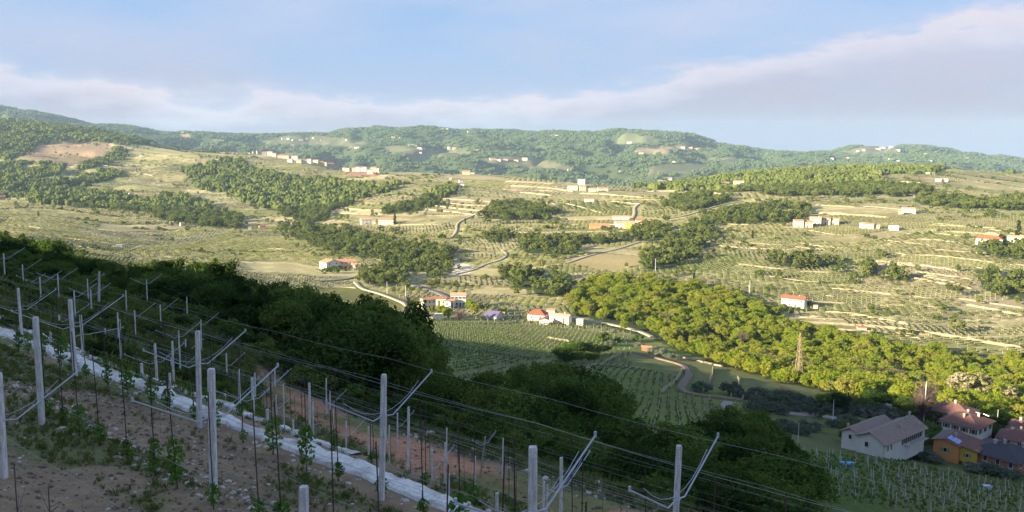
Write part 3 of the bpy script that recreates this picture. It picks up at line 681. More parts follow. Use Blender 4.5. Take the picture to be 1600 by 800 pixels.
def scatter_group(name, coll_meshes, pts, scales, kind='stuff', parentname=None, zscale=None):
    """many small copies on points, as one uncountable mass"""
    c = bpy.data.collections.new(name + '_forms')
    for me in coll_meshes:
        o = bpy.data.objects.new('form', me); c.objects.link(o)
    me = bpy.data.meshes.new(name); me.vertices.add(len(pts)); me.vertices.foreach_set('co', np.asarray(pts, np.float32).ravel())
    a = me.attributes.new('sc', 'FLOAT_VECTOR', 'POINT')
    s3 = np.stack([scales, scales, scales if zscale is None else scales * zscale], -1)
    a.data.foreach_set('vector', s3.astype(np.float32).ravel())
    o = bpy.data.objects.new(name, me); COL.objects.link(o); o['kind'] = kind
    g = bpy.data.node_groups.new(name, 'GeometryNodeTree')
    g.interface.new_socket('Geometry', in_out='INPUT', socket_type='NodeSocketGeometry'); g.interface.new_socket('Geometry', in_out='OUTPUT', socket_type='NodeSocketGeometry')
    gi = g.nodes.new('NodeGroupInput'); go = g.nodes.new('NodeGroupOutput')
    ci_ = g.nodes.new('GeometryNodeCollectionInfo'); ci_.inputs['Collection'].default_value = c
    ci_.inputs['Separate Children'].default_value = True; ci_.inputs['Reset Children'].default_value = True
    ip = g.nodes.new('GeometryNodeInstanceOnPoints'); ip.inputs['Pick Instance'].default_value = True
    ri = g.nodes.new('FunctionNodeRandomValue'); ri.data_type = 'INT'; ri.inputs[4].default_value = 0; ri.inputs[5].default_value = len(coll_meshes) - 1
    rr = g.nodes.new('FunctionNodeRandomValue'); rr.data_type = 'FLOAT'; rr.inputs[2].default_value = 0; rr.inputs[3].default_value = 6.283; rr.inputs['Seed'].default_value = 5
    cx_ = g.nodes.new('ShaderNodeCombineXYZ'); g.links.new(rr.outputs[1], cx_.inputs[2])
    na = g.nodes.new('GeometryNodeInputNamedAttribute'); na.data_type = 'FLOAT_VECTOR'; na.inputs['Name'].default_value = 'sc'
    g.links.new(gi.outputs[0], ip.inputs['Points']); g.links.new(ci_.outputs[0], ip.inputs['Instance']); g.links.new(ri.outputs[2], ip.inputs['Instance Index'])
    g.links.new(cx_.outputs[0], ip.inputs['Rotation']); g.links.new(na.outputs[0], ip.inputs['Scale']); g.links.new(ip.outputs[0], go.inputs[0])
    md = o.modifiers.new('scatter', 'NODES'); md.node_group = g
    return o
# ---- where trees stand
du = ug[1] - ug[0]; dl = lg[1] - lg[0]
def sample(mask, spacing, seed, vis=.9):
    rng = np.random.default_rng(seed)
    p = (YYg ** 2 * du * dl) / np.broadcast_to(spacing, YYg.shape) ** 2 * mask * (np.abs(UU) < vis)
    n = rng.poisson(p); il, iu = np.nonzero(n); rep = n[il, iu]; il = np.repeat(il, rep); iu = np.repeat(iu, rep)
    u = ug[iu] + rng.uniform(-.5, .5, len(iu)) * du; y = np.exp(lg[il] + rng.uniform(-.5, .5, len(il)) * dl)
    x = u * y; return x, y, H(x, y)
wi = {w[0]: i + 1 for i, w in enumerate(WOODS)}
free = ~roadmask
VAL = (wood == wi['valley']) & free
WHERE = {'valley': 'in the sunlit valley wood', 'tail': 'at the lower tip of the sunlit wood'}
x, y, z = sample(VAL | (wood == wi['tail']), 3.9, 31)
hgt = RNG.uniform(4.5, 8.2, len(x)) * (1 - .35 * (fbm(x / 30, y / 30, 2) > .62))
ppx, ppy = project(x, y, z + hgt * .6)
order = np.argsort(-hgt / y); ind = [i for i in order if 880 < ppx[i] < 1610][:125]
def val_place(px_):
    for a, s_ in ((980, 'beside the long cream farm'), (1080, 'above the shaded olive trees'), (1180, 'below the stepped right-hand slope'), (1290, 'around the lattice pylon'), (1400, 'behind the concrete valley road'), (1480, 'behind the village houses'), (1700, 'at the right end of the valley')):
        if px_ < a: return s_
for i in ind:
    wdt = RNG.random() < .3; lab = ('broad ' if wdt else 'tall ' if hgt[i] > 10.5 else 'low ' if hgt[i] < 8 else '') + 'spring green tree in the sunlit wood ' + val_place(ppx[i])
    tree(x[i], y[i], z[i] - .3, hgt[i], TR_VALW if wdt else TR_VAL, TRUNKS, 'broadleaf_tree', lab, 'tree', lab.replace(' tree ', ' trees ').replace('  ', ' '))
rest = np.setdiff1d(np.arange(len(x)), ind)
scatter_group('woods_valley', TR_VAL + TR_VALW + TR_MID[:1], np.stack([x, y, z - .3], -1)[rest], hgt[rest])
m1 = (wood > 0) & (wood < FAR) & ~VAL & (wood != wi['tail']) & free
xx_, yy_, zz_ = sample(m1 & (YYg < 1350), 7.0, 32); hh_ = RNG.uniform(4.0, 11.5, len(xx_))
scatter_group('woods_midground', TR_MID, np.stack([xx_, yy_, zz_ - .3], -1), hh_)
dil = np.zeros_like(m1)
for a_ in (-9, -4, 4, 9):
    for b_ in (-7, -3, 0, 3, 7): dil |= np.roll(np.roll(m1, a_, 1), b_, 0)
dil &= (wood == 0) & free & (YYg > 480) & (YYg < 3000)
xx_, yy_, zz_ = sample(dil, np.where(YYg < 1350, 30.0, 42.0), 39); hh_ = RNG.uniform(2.5, 8.5, len(xx_))
scatter_group('scattered_shrubbery', TR_MID, np.stack([xx_, yy_, zz_ - .3], -1), hh_)
BL = [blob_mesh('clump', M_LEAF_M, 700 + i, 5, 2) for i in range(4)]
xx_, yy_, zz_ = sample(m1 & (YYg >= 1350), 12.5, 33); hh_ = RNG.uniform(5, 11, len(xx_))
scatter_group('woods_upland', BL, np.stack([xx_, yy_, zz_ - 1], -1), hh_, zscale=1.05)
BLF = [blob_mesh('clump', M_LEAF_F, 720 + i, 6, 1) for i in range(4)]
xx_, yy_, zz_ = sample((wood == FAR) & (YYg < 9000), np.where(YYg < 6400, 27, 34), 34); hh_ = RNG.uniform(13, 21, len(xx_))
scatter_group('forest_ridge', BLF, np.stack([xx_, yy_, zz_ - 2], -1), hh_, zscale=.75)
# hedges and bushes between fields
hm = border & (bf > .84) & (YYg > 430) & (YYg < 3300) & (wood == 0) & free & (tint < 0) & (r2 < .28)
hm |= (fbm(UU * 9 + 3, LL * 75, 3) > .72) & (YYg > 430) & (YYg < 3000) & (wood == 0) & (tint < 0) & free & ~border & (fbm(UU * 14, LL * 9, 2) > .52)
xx_, yy_, zz_ = sample(hm, np.where(YYg > 1100, 6.5, 4.4), 35); hh_ = RNG.uniform(1.2, 3.4, len(xx_)) * np.where(RNG.random(len(xx_)) < .10, 2.4, 1)
scatter_group('hedgerow_shrubbery', TR_BUSH, np.stack([xx_, yy_, zz_ - .2], -1), hh_)
print('counts', len(ind), len(rest), len(xx_))

# ------------------------------------------------------------------ dry stone terrace walls
m, t, b = mat('dry_stone', .95, .1)
oi = t.nodes.new('ShaderNodeObjectInfo'); gpos = t.nodes.new('ShaderNodeNewGeometry')
f1 = tnoise(t, 0.55, 5, .7, vec=gpos.outputs['Position'])
c_ = tramp(t, f1, [(.25, (.15, .135, .08)), (.5, (.29, .255, .165)), (.75, (.42, .37, .26))]); t.links.new(c_, b.inputs['Base Color']); tbump(t, b, f1, .8, .3)
M_WALL = m
LAND = [(525, 412, 'the long farmhouse on the left'), (590, 345, 'the farmhouse pair with a cypress'), (985, 348, 'the yellow house'), (1275, 348, 'the row of pink farm buildings'), (1245, 470, 'the white house on the right slope'),
        (1550, 376, 'the villa at the right edge'), (1420, 328, 'the cream house on the upper right'), (700, 470, 'the tall white house'), (870, 496, 'the long cream farm'), (905, 292, 'the hill hamlet'), (440, 284, 'the small yellow house'),
        (215, 305, 'the white cottages on the left'), (270, 350, 'the small white cabin'), (728, 268, 'the pink house'), (1145, 290, 'the two houses by the grove'), (520, 255, 'the hilltop village')]
def near_what(px, py):
    d = [(math.hypot((px - a) * .55, py - b_), a, b_, n) for a, b_, n in LAND]; _, a, b_, n = min(d)
    dx_, dy_ = px - a, py - b_
    if abs(dy_) < 9 and abs(dx_) < 40: return 'beside ' + n
    if abs(dx_) > 2.4 * abs(dy_): return ('right of ' if dx_ > 0 else 'left of ') + n
    return ('below ' if dy_ > 0 else 'above ') + n
def wall_geo(P, h, th):
    """P ground points (n,2); a leaning, slightly uneven wall with a broken top"""
    d = np.gradient(P, axis=0); d /= np.maximum(np.linalg.norm(d, axis=1)[:, None], 1e-6); nrm = np.stack([-d[:, 1], d[:, 0]], -1)
    n = len(P); z = H(P[:, 0], P[:, 1]); hh = h * (.75 + .5 * RNG.random(n)); hh[0] *= .4; hh[-1] *= .4
    A = P - nrm * th * .5; B = P + nrm * th * .5
    V = np.stack([np.c_[A, z - 1.2], np.c_[A * 1.0, z + hh], np.c_[B, z + hh], np.c_[B, z - 1.2]], 0); idx = np.arange(4 * n).reshape(4, n)
    Q = np.stack([idx[:-1, :-1], idx[1:, :-1], idx[1:, 1:], idx[:-1, 1:]], -1).reshape(-1, 4)
    Q = np.concatenate([Q, [[idx[0, 0], idx[3, 0], idx[2, 0], idx[1, 0]], [idx[0, -1], idx[1, -1], idx[2, -1], idx[3, -1]]]])
    return V.reshape(-1, 3), Q
used_lab = {}
def wall(pts, h, label=None, group='dry stone terrace walls', seg=None, name='terrace_wall'):
    G = np.array([gp(x_, y_)[:2] for x_, y_ in pts]); ym = G[:, 1].mean()
    if (abs(np.diff(G[:, 1])) > ym * .3).any(): return None
    P = smooth_path(G, max(1.2, ym * .0045) if seg is None else seg)
    V, Q = wall_geo(P, h, .5); me = np_mesh('wall', V, Q, M_WALL); o = obj_of(name, me)
    mx_, my_ = np.mean([p[0] for p in pts]), np.mean([p[1] for p in pts])
    L = math.hypot(*(G[-1] - G[0]))
    if label is None:
        label = ('long ' if L > 110 else 'short ' if L < 45 else '') + ('low ' if h < 1.6 else '') + 'pale dry stone terrace wall ' + near_what(mx_, my_)
    tag(o, label, 'wall', group); return o
WL = [([(1367, 286), (1400, 285), (1442, 287)], 4.5), ([(1270, 321), (1338, 324)], 2.2), ([(1275, 334), (1330, 337), (1390, 341)], 4.0), ([(1350, 304), (1372, 301), (1430, 307)], 3.4),
      ([(1209, 503), (1300, 506), (1400, 514), (1500, 529), (1600, 546)], 2.6), ([(1210, 511), (1290, 513), (1400, 523), (1440, 530)], 1.5), ([(1290, 488), (1340, 493), (1420, 508)], 2.4),
      ([(1510, 477), (1560, 486), (1600, 495)], 2.2), ([(1498, 467), (1600, 482)], 1.6), ([(1300, 451), (1340, 455), (1395, 461)], 1.8), ([(1420, 463), (1472, 469)], 1.6), ([(1360, 408), (1430, 414)], 2.6),
      ([(1436, 415), (1500, 425)], 2.4), ([(1380, 376), (1455, 384)], 1.8), ([(1460, 391), (1545, 397)], 2.0), ([(1240, 386), (1292, 391)], 1.8), ([(1115, 384), (1170, 389), (1240, 391)], 1.6), ([(1120, 377), (1180, 381), (1230, 384)], 1.4),
      ([(1450, 352), (1560, 357)], 2.0), ([(1448, 360), (1570, 368)], 1.7), ([(805, 364), (870, 364), (985, 361)], 2.0), ([(800, 369), (870, 371), (940, 371)], 1.6), ([(884, 404), (905, 401)], 2.8), ([(912, 399), (935, 396)], 2.2),
      ([(664, 327), (700, 331), (745, 337)], 2.6), ([(672, 321), (752, 330)], 2.6), ([(681, 316), (762, 323)], 2.4), ([(690, 311), (770, 316)], 2.4), ([(790, 284), (870, 288)], 3.6), ([(798, 291), (860, 294), (896, 300)], 3.4), ([(812, 301), (862, 306)], 3.0),
      ([(905, 303), (960, 305), (1008, 310)], 3.0), ([(952, 315), (1002, 320)], 3.0), ([(868, 316), (905, 323), (944, 335)], 2.2), ([(840, 317), (868, 319)], 2.2), ([(0, 352), (40, 354), (66, 358)], 2.4), ([(0, 362), (40, 364), (80, 367)], 2.2), ([(20, 371), (72, 372)], 2.6),
      ([(502, 357), (540, 361), (572, 363)], 1.8), ([(135, 382), (165, 384), (186, 387)], 1.8), ([(250, 401), (282, 404)], 1.5), ([(320, 408), (360, 408), (400, 411)], 1.5), ([(335, 415), (372, 421), (398, 421)], 1.5), ([(484, 448), (540, 449), (558, 451)], 1.4),
      ([(1290, 462), (1305, 465)], 1.6), ([(1265, 494), (1292, 500)], 1.6), ([(1000, 402), (1040, 393)], 1.2), ([(1130, 350), (1170, 352), (1240, 352)], 1.2), ([(1400, 395), (1420, 400)], 1.6), ([(1395, 423), (1440, 432), (1500, 444)], 2.0),
      ([(1400, 430), (1450, 440), (1520, 452)], 2.0), ([(1430, 425), (1520, 438)], 1.8), ([(225, 272), (240, 276)], 3), ([(150, 257), (185, 262)], 3), ([(485, 322), (520, 329)], 2.4), ([(530, 325), (580, 329)], 2.4), ([(520, 332), (560, 335)], 2.2), ([(600, 352), (690, 352)], 1.6)]
for pts, h in WL: wall(pts, h * .62)
wall([(1032, 615), (1048, 604), (1060, 594), (1066, 578)], 1.3, 'curved pale retaining wall inside the bend of the farm track', None, .8)
wall([(1108, 600), (1113, 590), (1114, 576)], 1.2, 'short pale wall between the two round olive trees', None, .8)
wall([(1142, 620), (1150, 612), (1156, 600), (1153, 590)], 1.2, 'thin curved wall right of the larger round olive tree', None, .8)
wall([(1160, 624), (1172, 620), (1186, 612)], 1.5, 'white walled ramp edge above the olive grove', None, .8)
wall([(915, 579), (945, 565), (972, 553)], 1.1, 'low brown wall along the top of the shaded vineyard', None, .8)
wall([(855, 528), (890, 534)], .8, 'faint low wall crossing the shaded vineyard near the shadow edge', None, .8)
# automatic walls along the lower edge of plots
done = 0; rw = np.random.default_rng(77)
for j in range(int(VB.min()), 46):
    for k in range(0, 40):
        pr = rw.random(); wd = 90 + 150 * _T[j & 255, 33]
        x0 = (k - _T[(j * 7) & 255, 91] * 5) * wd; x1 = x0 + wd * rw.uniform(.5, 1.0)
        if x1 < -10 or x0 > 1610: continue
        xs = np.linspace(x0 + 3, x1, 6)
        yy0 = np.linspace(235, 560, 900)
        ys = []
        for xv in xs:
            vb = vband(np.full(900, xv), yy0); i = np.argmax(vb > j + .86); ys.append(yy0[i] if vb[i] > j + .86 else -1)
        ym = np.mean(ys)
        if min(ys) < 240 or max(ys) > 545: continue
        prob = .5 if (xs.mean() > 1150 and 350 < ym < 530) else .27 if ym > 300 else .16
        if pr > prob: continue
        G = [gp(a_, b_) for a_, b_ in zip(xs, ys)]; gx_ = np.array([g[0] for g in G]); gy_ = np.array([g[1] for g in G])
        if gy_.min() < 470 or gy_.max() > 3000: continue
        if (lookup(wood, gx_, gy_) > 0).sum() > 1 or lookup(roadmask, gx_, gy_).any(): continue
        if wall(list(zip(xs, ys)), rw.uniform(.5, 1.1) * (1 if ym > 300 else 1.5)): done += 1

# ------------------------------------------------------------------ vineyards on the lit slopes: rows and posts
M_POSTF = simple('weathered_post', (.52, .49, .40), (.38, .36, .29), .5)
M_VINE = leafmat('vine_leaf', [(.105, .125, .036), (.145, .165, .05), (.185, .19, .070), (.23, .215, .10)], .35, .006, .2)
M_VINE_SH = leafmat('vine_leaf_lush', [(.10, .15, .036), (.15, .21, .052), (.20, .26, .075)], .35, .05, .2)
def boxes(P, D, W, Hh, z0):
    """upright boxes at P (n,3), along D (n,2) of half length/width"""
    n = len(P); nr = np.stack([-D[:, 1], D[:, 0]], -1); V = np.empty((n, 8, 3))
    for k, (a, b_) in enumerate(((-1, -1), (1, -1), (1, 1), (-1, 1))):
        xy = P[:, :2] + D * (a * W[0])[:, None] + nr * (b_ * W[1])[:, None]
        V[:, k, :2] = xy; V[:, k + 4, :2] = xy; V[:, k, 2] = P[:, 2] + z0; V[:, k + 4, 2] = P[:, 2] + z0 + Hh
    f = np.array([[4, 5, 6, 7], [0, 1, 5, 4], [1, 2, 6, 5], [2, 3, 7, 6], [3, 0, 4, 7]])
    Q = (np.arange(n)[:, None, None] * 8 + f[None]).reshape(-1, 4); return V.reshape(-1, 3), Q
def vineyard(name, region, ang_of, rsp, psp, hpost, wpost, leafm, seed, lowh=.9, lh=.9, lw=.45, keep=.86, dens=1.0):
    rng = np.random.default_rng(seed); postP = []; segA = []; segD = []; dirs = []
    ids = np.unique(fid[region])
    for f in ids:
        k = region & (fid == f)
        if k.sum() < 12: continue
        xs, ys = XXg[k], YYg[k]; x0, x1, y0, y1 = xs.min(), xs.max(), ys.min(), ys.max()
        if (x1 - x0) * (y1 - y0) > 4e5: continue
        yc = ys.mean(); a = ang_of(f, xs.mean(), yc); c, s = math.cos(a), math.sin(a)
        R = math.hypot(x1 - x0, y1 - y0) / 2 + 5; rs = rsp(yc); ps = psp(yc)
        g1, g2 = np.meshgrid(np.arange(-R, R, ps), np.arange(-R, R, rs))
        g1 = g1 + rng.normal(size=g1.shape) * .15; mx_, my_ = (x0 + x1) / 2, (y0 + y1) / 2
        X = mx_ + g1 * c - g2 * s; Y = my_ + g1 * s + g2 * c; X = X.ravel(); Y = Y.ravel()
        k2 = (X > x0 - 1) & (X < x1 + 1) & (Y > y0 - 1) & (Y < y1 + 1); X = X[k2]; Y = Y[k2]
        if not len(X): continue
        ok = lookup(region, X, Y) & (lookup(fid, X, Y) == f) & (np.abs(X / Y) < .69); X = X[ok]; Y = Y[ok]
        if not len(X): continue
        ok = rng.random(len(X)) < keep; X = X[ok]; Y = Y[ok]
        postP.append(np.c_[X, Y, H(X, Y)]); dirs.append(np.tile([c, s], (len(X), 1))); segD.append(np.full(len(X), ps))
    if not postP: return
    P = np.concatenate(postP); D = np.concatenate(dirs); PS = np.concatenate(segD); n = len(P)
    W = (np.full(n, wpost), np.full(n, wpost)) if not callable(wpost) else (wpost(P[:, 1]),) * 2
    V, Q = boxes(P, D, W, hpost * rng.uniform(.8, 1.1, n), -.2)
    o = obj_of(name + '_posts', np_mesh(name + '_posts', V, Q, M_POSTF)); o['kind'] = 'stuff'
    # leafy row between posts: two ragged ribbons with a ridge
    k = rng.random(n) < dens; P = P[k]; D = D[k]; PS = PS[k]; n = len(P)
    C2 = P.copy(); C2[:, :2] += D * (PS / 2)[:, None]; C2[:, 2] = H(C2[:, 0], C2[:, 1])
    V, Q = boxes(C2, D, (PS * .5 * rng.uniform(.9, 1.02, n), lw * rng.uniform(.6, 1.2, n)), lh * rng.uniform(.6, 1.2, n), lowh + rng.uniform(-.1, .1, n))
    V[:, 2] += (rng.random(len(V)) - .5) * .3; V[:, :2] += (rng.random((len(V), 2)) - .5) * .35
    o = obj_of(name + '_rows', np_mesh(name + '_rows', V, Q, leafm)); o['kind'] = 'stuff'
    print(name, n)
hfa = lambda f: _T[(f * 9 + 5) & 255, (f >> 2) & 255]
def ang_lit(f, xc, yc):
    h_ = hfa(int(f)); base = -.06 if xc > yc * .2 else .03
    return base + (h_ - .5) * .5 if h_ < .55 else 1.25 + (h_ - .5) * 1.2
rz_ = (wood == 0) & ~roadmask & (YYg > 455) & (YYg < 1150) & (nearg < .5) & (bf < .90) & (r2 < .9)
for i_ in (2, 6, 1): rz_ &= tint != i_
vineyard('vineyard_midslope', rz_, ang_lit, lambda y: 4.2, lambda y: 5.5, 1.9, .06, M_VINE, 5, lowh=.75, lh=.40, lw=.26, dens=.97)
rz_ = (wood == 0) & ~roadmask & (YYg >= 1150) & (YYg < 2300) & (bf < .86) & (r2 < .85) & (tint != 3)
vineyard('vineyard_upper', rz_, ang_lit, lambda y: 8.0, lambda y: 11.0, 2.0, .11, M_VINE, 6, lowh=.5, lh=.5, lw=.4, dens=.8)

# ------------------------------------------------------------------ the shaded wood below the near vineyard
TOPP = [(-60, 372), (0, 366), (22, 366), (45, 398), (75, 380), (95, 395), (115, 405), (160, 398), (185, 402), (205, 424), (235, 402), (270, 410), (300, 412), (335, 412), (360, 432), (400, 440), (450, 447), (482, 448), (505, 468), (530, 470),
        (555, 468), (585, 468), (605, 470), (622, 494), (638, 520), (660, 596), (700, 606), (735, 604), (765, 590), (800, 580), (860, 574), (920, 575), (945, 592), (965, 640), (1000, 684), (1050, 690), (1090, 664), (1130, 644), (1180, 646), (1215, 664), (1238, 690), (1250, 770), (1300, 830), (1400, 900)]
TX = [p[0] for p in TOPP]; TYv = [p[1] for p in TOPP]
SB = lambda px: float(np.interp(px, [-50, 0, 120, 220, 640, 850, 1000, 1150, 1260], [44, 44, 42, 40, 41, 60, 66, 78, 92]))
def near_tree(px, Y, top, kind=None, rng=RNG):
    u, w = ray(px, top); x_ = float(u * Y); z_ = H1(x_, Y); h = float(w * Y) - z_
    if h < 2.2: return None
    h = min(h, 17)
    r_ = rng.random(); wide = r_ < .3 or h < 5.5
    size = 'tall ' if h > 10 else 'low bushy ' if h < 6 else ''
    for a, s_ in ((40, 'at the left edge'), (120, 'left of the leaning pole'), (200, 'behind the leaning pole'), (300, 'right of the leaning pole'), (420, 'left of the olive meadow'), (500, 'below the long farmhouse'), (580, 'below the olive green meadow'), (650, 'at the wood\'s right tip'), (730, 'right of the tallest post'), (800, 'left of the round thicket'),
                  (970, 'in the dark round thicket'), (1110, 'below the shaded vineyard'), (1400, 'left of the village vineyard')):
        if px < a: break
    col = 'dark green' if h > 6 else 'deep green'
    lab = (size + col + (' spreading' if wide and h > 6 else '') + ' tree in shade ' + s_).replace('  ', ' ')
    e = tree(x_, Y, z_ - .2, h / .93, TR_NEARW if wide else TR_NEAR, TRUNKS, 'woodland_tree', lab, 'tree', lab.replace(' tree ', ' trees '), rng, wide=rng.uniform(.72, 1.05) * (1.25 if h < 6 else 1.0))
    return e
rn = np.random.default_rng(404); cnt = 0
for layer, (ym, dt, st) in enumerate(((1.28, 0, 38), (1.10, 8, 44), (.93, 24, 50))):
    px = -40.0 + layer * 9
    while px < 1262:
        u = float(ray(px, 500)[0]); Y = SB(px) / (.64 * u + .77) * ym * rn.uniform(.95, 1.06)
        top = float(np.interp(px, TX, TYv)) + dt * rn.uniform(.7, 1.3) + (rn.choice([-15, -9, -4, 2, 10]) * rn.uniform(.6, 1.1) if layer == 0 else 0)
        if px > 650: top = top - 0 + (dt * .3)
        if near_tree(px, Y, top, rng=rn): cnt += 1
        px += st * rn.uniform(.8, 1.2) * (1.15 if px > 650 else 1)
for lay, s0 in enumerate((52, 44, 38)):
    px = 640.0 + lay * 11
    while px < 1235:
        u = float(ray(px, 600)[0]); Y = (s0 + max(0, px - 1000) * .03 + rn.uniform(-2, 2)) / (.64 * u + .77); g_ = H1(u * Y, Y)
        top = project(u * Y, Y, g_ + (rn.uniform(3.4, 6.0) if px > 1010 or 760 < px < 930 else rn.uniform(2.4, 3.6)) - lay * .6)[1]
        if near_tree(px, Y, float(top), rng=rn): cnt += 1
        px += rn.uniform(26, 42)
print('near trees', cnt)
# undergrowth below the wood
ux = []
for i in range(900):
    px = rn.uniform(-30, 1290) if i % 3 else rn.uniform(640, 1290); u = float(ray(px, 500)[0]); s0 = SB(px); s = rn.uniform(s0 - 9, s0 - 3) if px < 640 else rn.uniform(34, s0); Y = s / (.64 * u + .77)
    if px < 250: Y = rn.uniform(78, 105)
    ux.append((u * Y, Y))
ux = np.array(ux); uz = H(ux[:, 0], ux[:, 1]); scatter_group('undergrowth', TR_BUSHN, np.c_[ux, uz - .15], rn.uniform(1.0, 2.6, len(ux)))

# ------------------------------------------------------------------ shaded vineyards in the middle and bottom right
g1_, g2_ = gp(690, 592), gp(862, 562); A_MID = math.atan2(g2_[1] - g1_[1], g2_[0] - g1_[0])
reg = (nearg > .5) & (YYg > 135) & (YYg < 470) & (wood == 0) & ~roadmask & (((PX > 560) & (PX < 1135) & (PY > 496 + (PX - 640) * .02)) | ((PX < 1175) & (PX > 980) & (PY > 560))) & ~((PX > 985) & (PY < 575 + (PX - 985) * .2)) & ~inpoly(PX, PY, [(1050, 560), (1200, 560), (1200, 628), (1130, 626), (1062, 600)])
reg &= ~(np.abs(PY - (592 - (PX - 690) * .174)) < 3)
def row_points(region, ang, rs, ps, seed, jit=.15, ids=None):
    rng = np.random.default_rng(seed); xs, ys = XXg[region], YYg[region]; x0, x1, y0, y1 = xs.min(), xs.max(), ys.min(), ys.max(); c, s = math.cos(ang), math.sin(ang)
    R = math.hypot(x1 - x0, y1 - y0) / 2 + 5; a, b_ = np.meshgrid(np.arange(-R, R, ps), np.arange(-R, R, rs)); a = a + rng.normal(size=a.shape) * jit
    X = ((x0 + x1) / 2 + a * c - b_ * s).ravel(); Y = ((y0 + y1) / 2 + a * s + b_ * c).ravel(); k = (Y > y0) & (Y < y1) & (X > x0) & (X < x1); X, Y = X[k], Y[k]
    k = lookup(region, X, Y); X, Y = X[k], Y[k]; return X, Y, H(X, Y)
X, Y, Z = row_points(reg, A_MID, 2.6, 5.0, 9, .8); n = len(X)
V, Q = boxes(np.c_[X, Y, Z], np.tile([1., 0.], (n, 1)), (np.full(n, .035), np.full(n, .035)), RNG.uniform(1.2, 2.2, n), -.2)
o = obj_of('vineyard_shaded_posts', np_mesh('posts', V, Q, M_POSTF)); o['kind'] = 'stuff'
X, Y, Z = row_points(reg, A_MID, 2.6, 1.25, 10, .4); X = X + RNG.normal(size=len(X)) * .22; k = RNG.random(len(X)) < .72; X, Y, Z = X[k], Y[k], Z[k]
TR_VINE = variants('foliage', 4, 60, .16, 6, 'bush', M_VINE_SH, 470)
scatter_group('vineyard_shaded_vines', TR_VINE, np.c_[X, Y, Z + .25], RNG.uniform(.45, 1.15, len(X)), zscale=1.2)
print('mid vines', len(X), n)
g1_, g2_ = gp(1250, 712), gp(1500, 748); A_BR = math.atan2(g2_[1] - g1_[1], g2_[0] - g1_[0])
regb = (YYg > 96) & (YYg < 205) & (PX > 1238) & (PX < 1680) & (PY > np.interp(PX, [1238, 1330, 1400, 1460, 1520, 1600], [706, 716, 722, 734, 746, 752]))
X, Y, Z = row_points(regb, A_BR, 3.4, .8, 12, .3); k = RNG.random(len(X)) < .8
scatter_group('vineyard_lower_vines', TR_VINE, np.c_[X, Y, Z + .3][k], RNG.uniform(.35, .85, k.sum()), zscale=1.6)
# its posts, each with its slanting arms
M_POSTC = simple('concrete_post', (.50, .50, .48), (.38, .38, .37), 3, bump=.2)
M_GALV = simple('galvanised_steel', (.46, .49, .56), (.34, .37, .43), 6, rough=.45, spec=.5)
X, Y, Z = row_points(regb, A_BR, 3.4, 6.4, 13, .5); pxs, pys = project(X, Y, Z); k = (pxs < 1612) & (pys < 812); X, Y, Z, pxs, pys = X[k], Y[k], Z[k], pxs[k], pys[k]
order = np.argsort(Y); mb = MB(); mb.box((0, 0, 1.05), (.085, .085, 2.5), taper=.85); me_p = mb.mesh('post', M_POSTC)
mb = MB(); mb.tube([(0, -1.0, 2.15), (0, -.15, 1.55), (0, .15, 1.55), (0, 1.0, 2.15)], .016, 5); me_a = mb.mesh('arms', M_GALV)
for q_, i in enumerate(order[:130]):
    e = empty('vineyard_post', (X[i], Y[i], Z[i]), A_BR + RNG.normal() * .05, group='posts of the lower right vineyard', cat='vineyard post')
    e.rotation_euler = (RNG.normal() * .05, RNG.normal() * .06, A_BR); arms = RNG.random() < .28; e.scale = (1, 1, RNG.uniform(.8, 1.1))
    reg_ = 'below the big gabled house' if pxs[i] < 1440 else 'below the orange house' if pxs[i] < 1510 else 'below the dark roofed house'
    row_ = 'near the bottom edge' if pys[i] > 775 else 'halfway down the slope' if pys[i] > 745 else 'in the top rows'
    e['label'] = 'pale ' + ('armed ' if arms else '') + 'vineyard post ' + reg_ + ', ' + row_
    e['group'] = ('armed' if arms else 'plain') + ' vineyard posts ' + reg_ + ' ' + row_
    obj_of('post', me_p, e)
    if arms: obj_of('arms', me_a, e)
print('lower posts', min(190, len(X)))
# ------------------------------------------------------------------ olive trees, bushes, cypresses, blossom
def place(px, py, h, crowns, trunks, name, label, cat, group=None, wide=1.0, ymin=0, leaf='crown', ymax=1e9):
    g = gp(px, py, ymin, ymax); return tree(g[0], g[1], g[2] - .15, h, crowns, trunks, name, label, cat, group, wide=wide, leaf=leaf)
place(1096, 612, 5.6, TR_OLI, TRUNK_O, 'olive_tree', 'smaller of the two round olive trees inside the track bend', 'olive tree', wide=1.15)
place(1141, 616, 7.2, TR_OLI, TRUNK_O, 'olive_tree', 'larger round dark olive tree right of the track bend', 'olive tree', wide=1.0)
place(1166, 622, 4.4, TR_OLI, TRUNK_O, 'olive_tree', 'low olive bush behind the larger round olive tree', 'olive tree', wide=1.3)
for a, b_, h, l in ((953, 540, 4.6, 'dark round bush on the shadow edge above the vineyard'), (998, 543, 4.4, 'dark round bush next to the small orange roof'), (1022, 552, 5.2, 'leftmost of the three dark bushes left of the stone pile'), (1036, 556, 5.6, 'middle of the three dark bushes left of the stone pile'), (1052, 562, 5.0, 'dark bush touching the left end of the stone pile')):
    place(a, b_, h, TR_OLI, TRUNK_O, 'dark_shrub', l, 'shrub', wide=1.35)
ro = np.random.default_rng(55)
spots = [(1170 + i * 15.5 + ro.uniform(-5, 5), 636 + i * 1.2 + ro.uniform(-9, 7)) for i in range(18)] + [(1185 + i * 17, 622 + i * 2.4 + ro.uniform(-3, 3)) for i in range(15)] + [(1210 + i * 14, 672 + ro.uniform(-4, 8)) for i in range(5)] + [(1300 + i * 13, 664 + ro.uniform(-3, 3)) for i in range(3)]
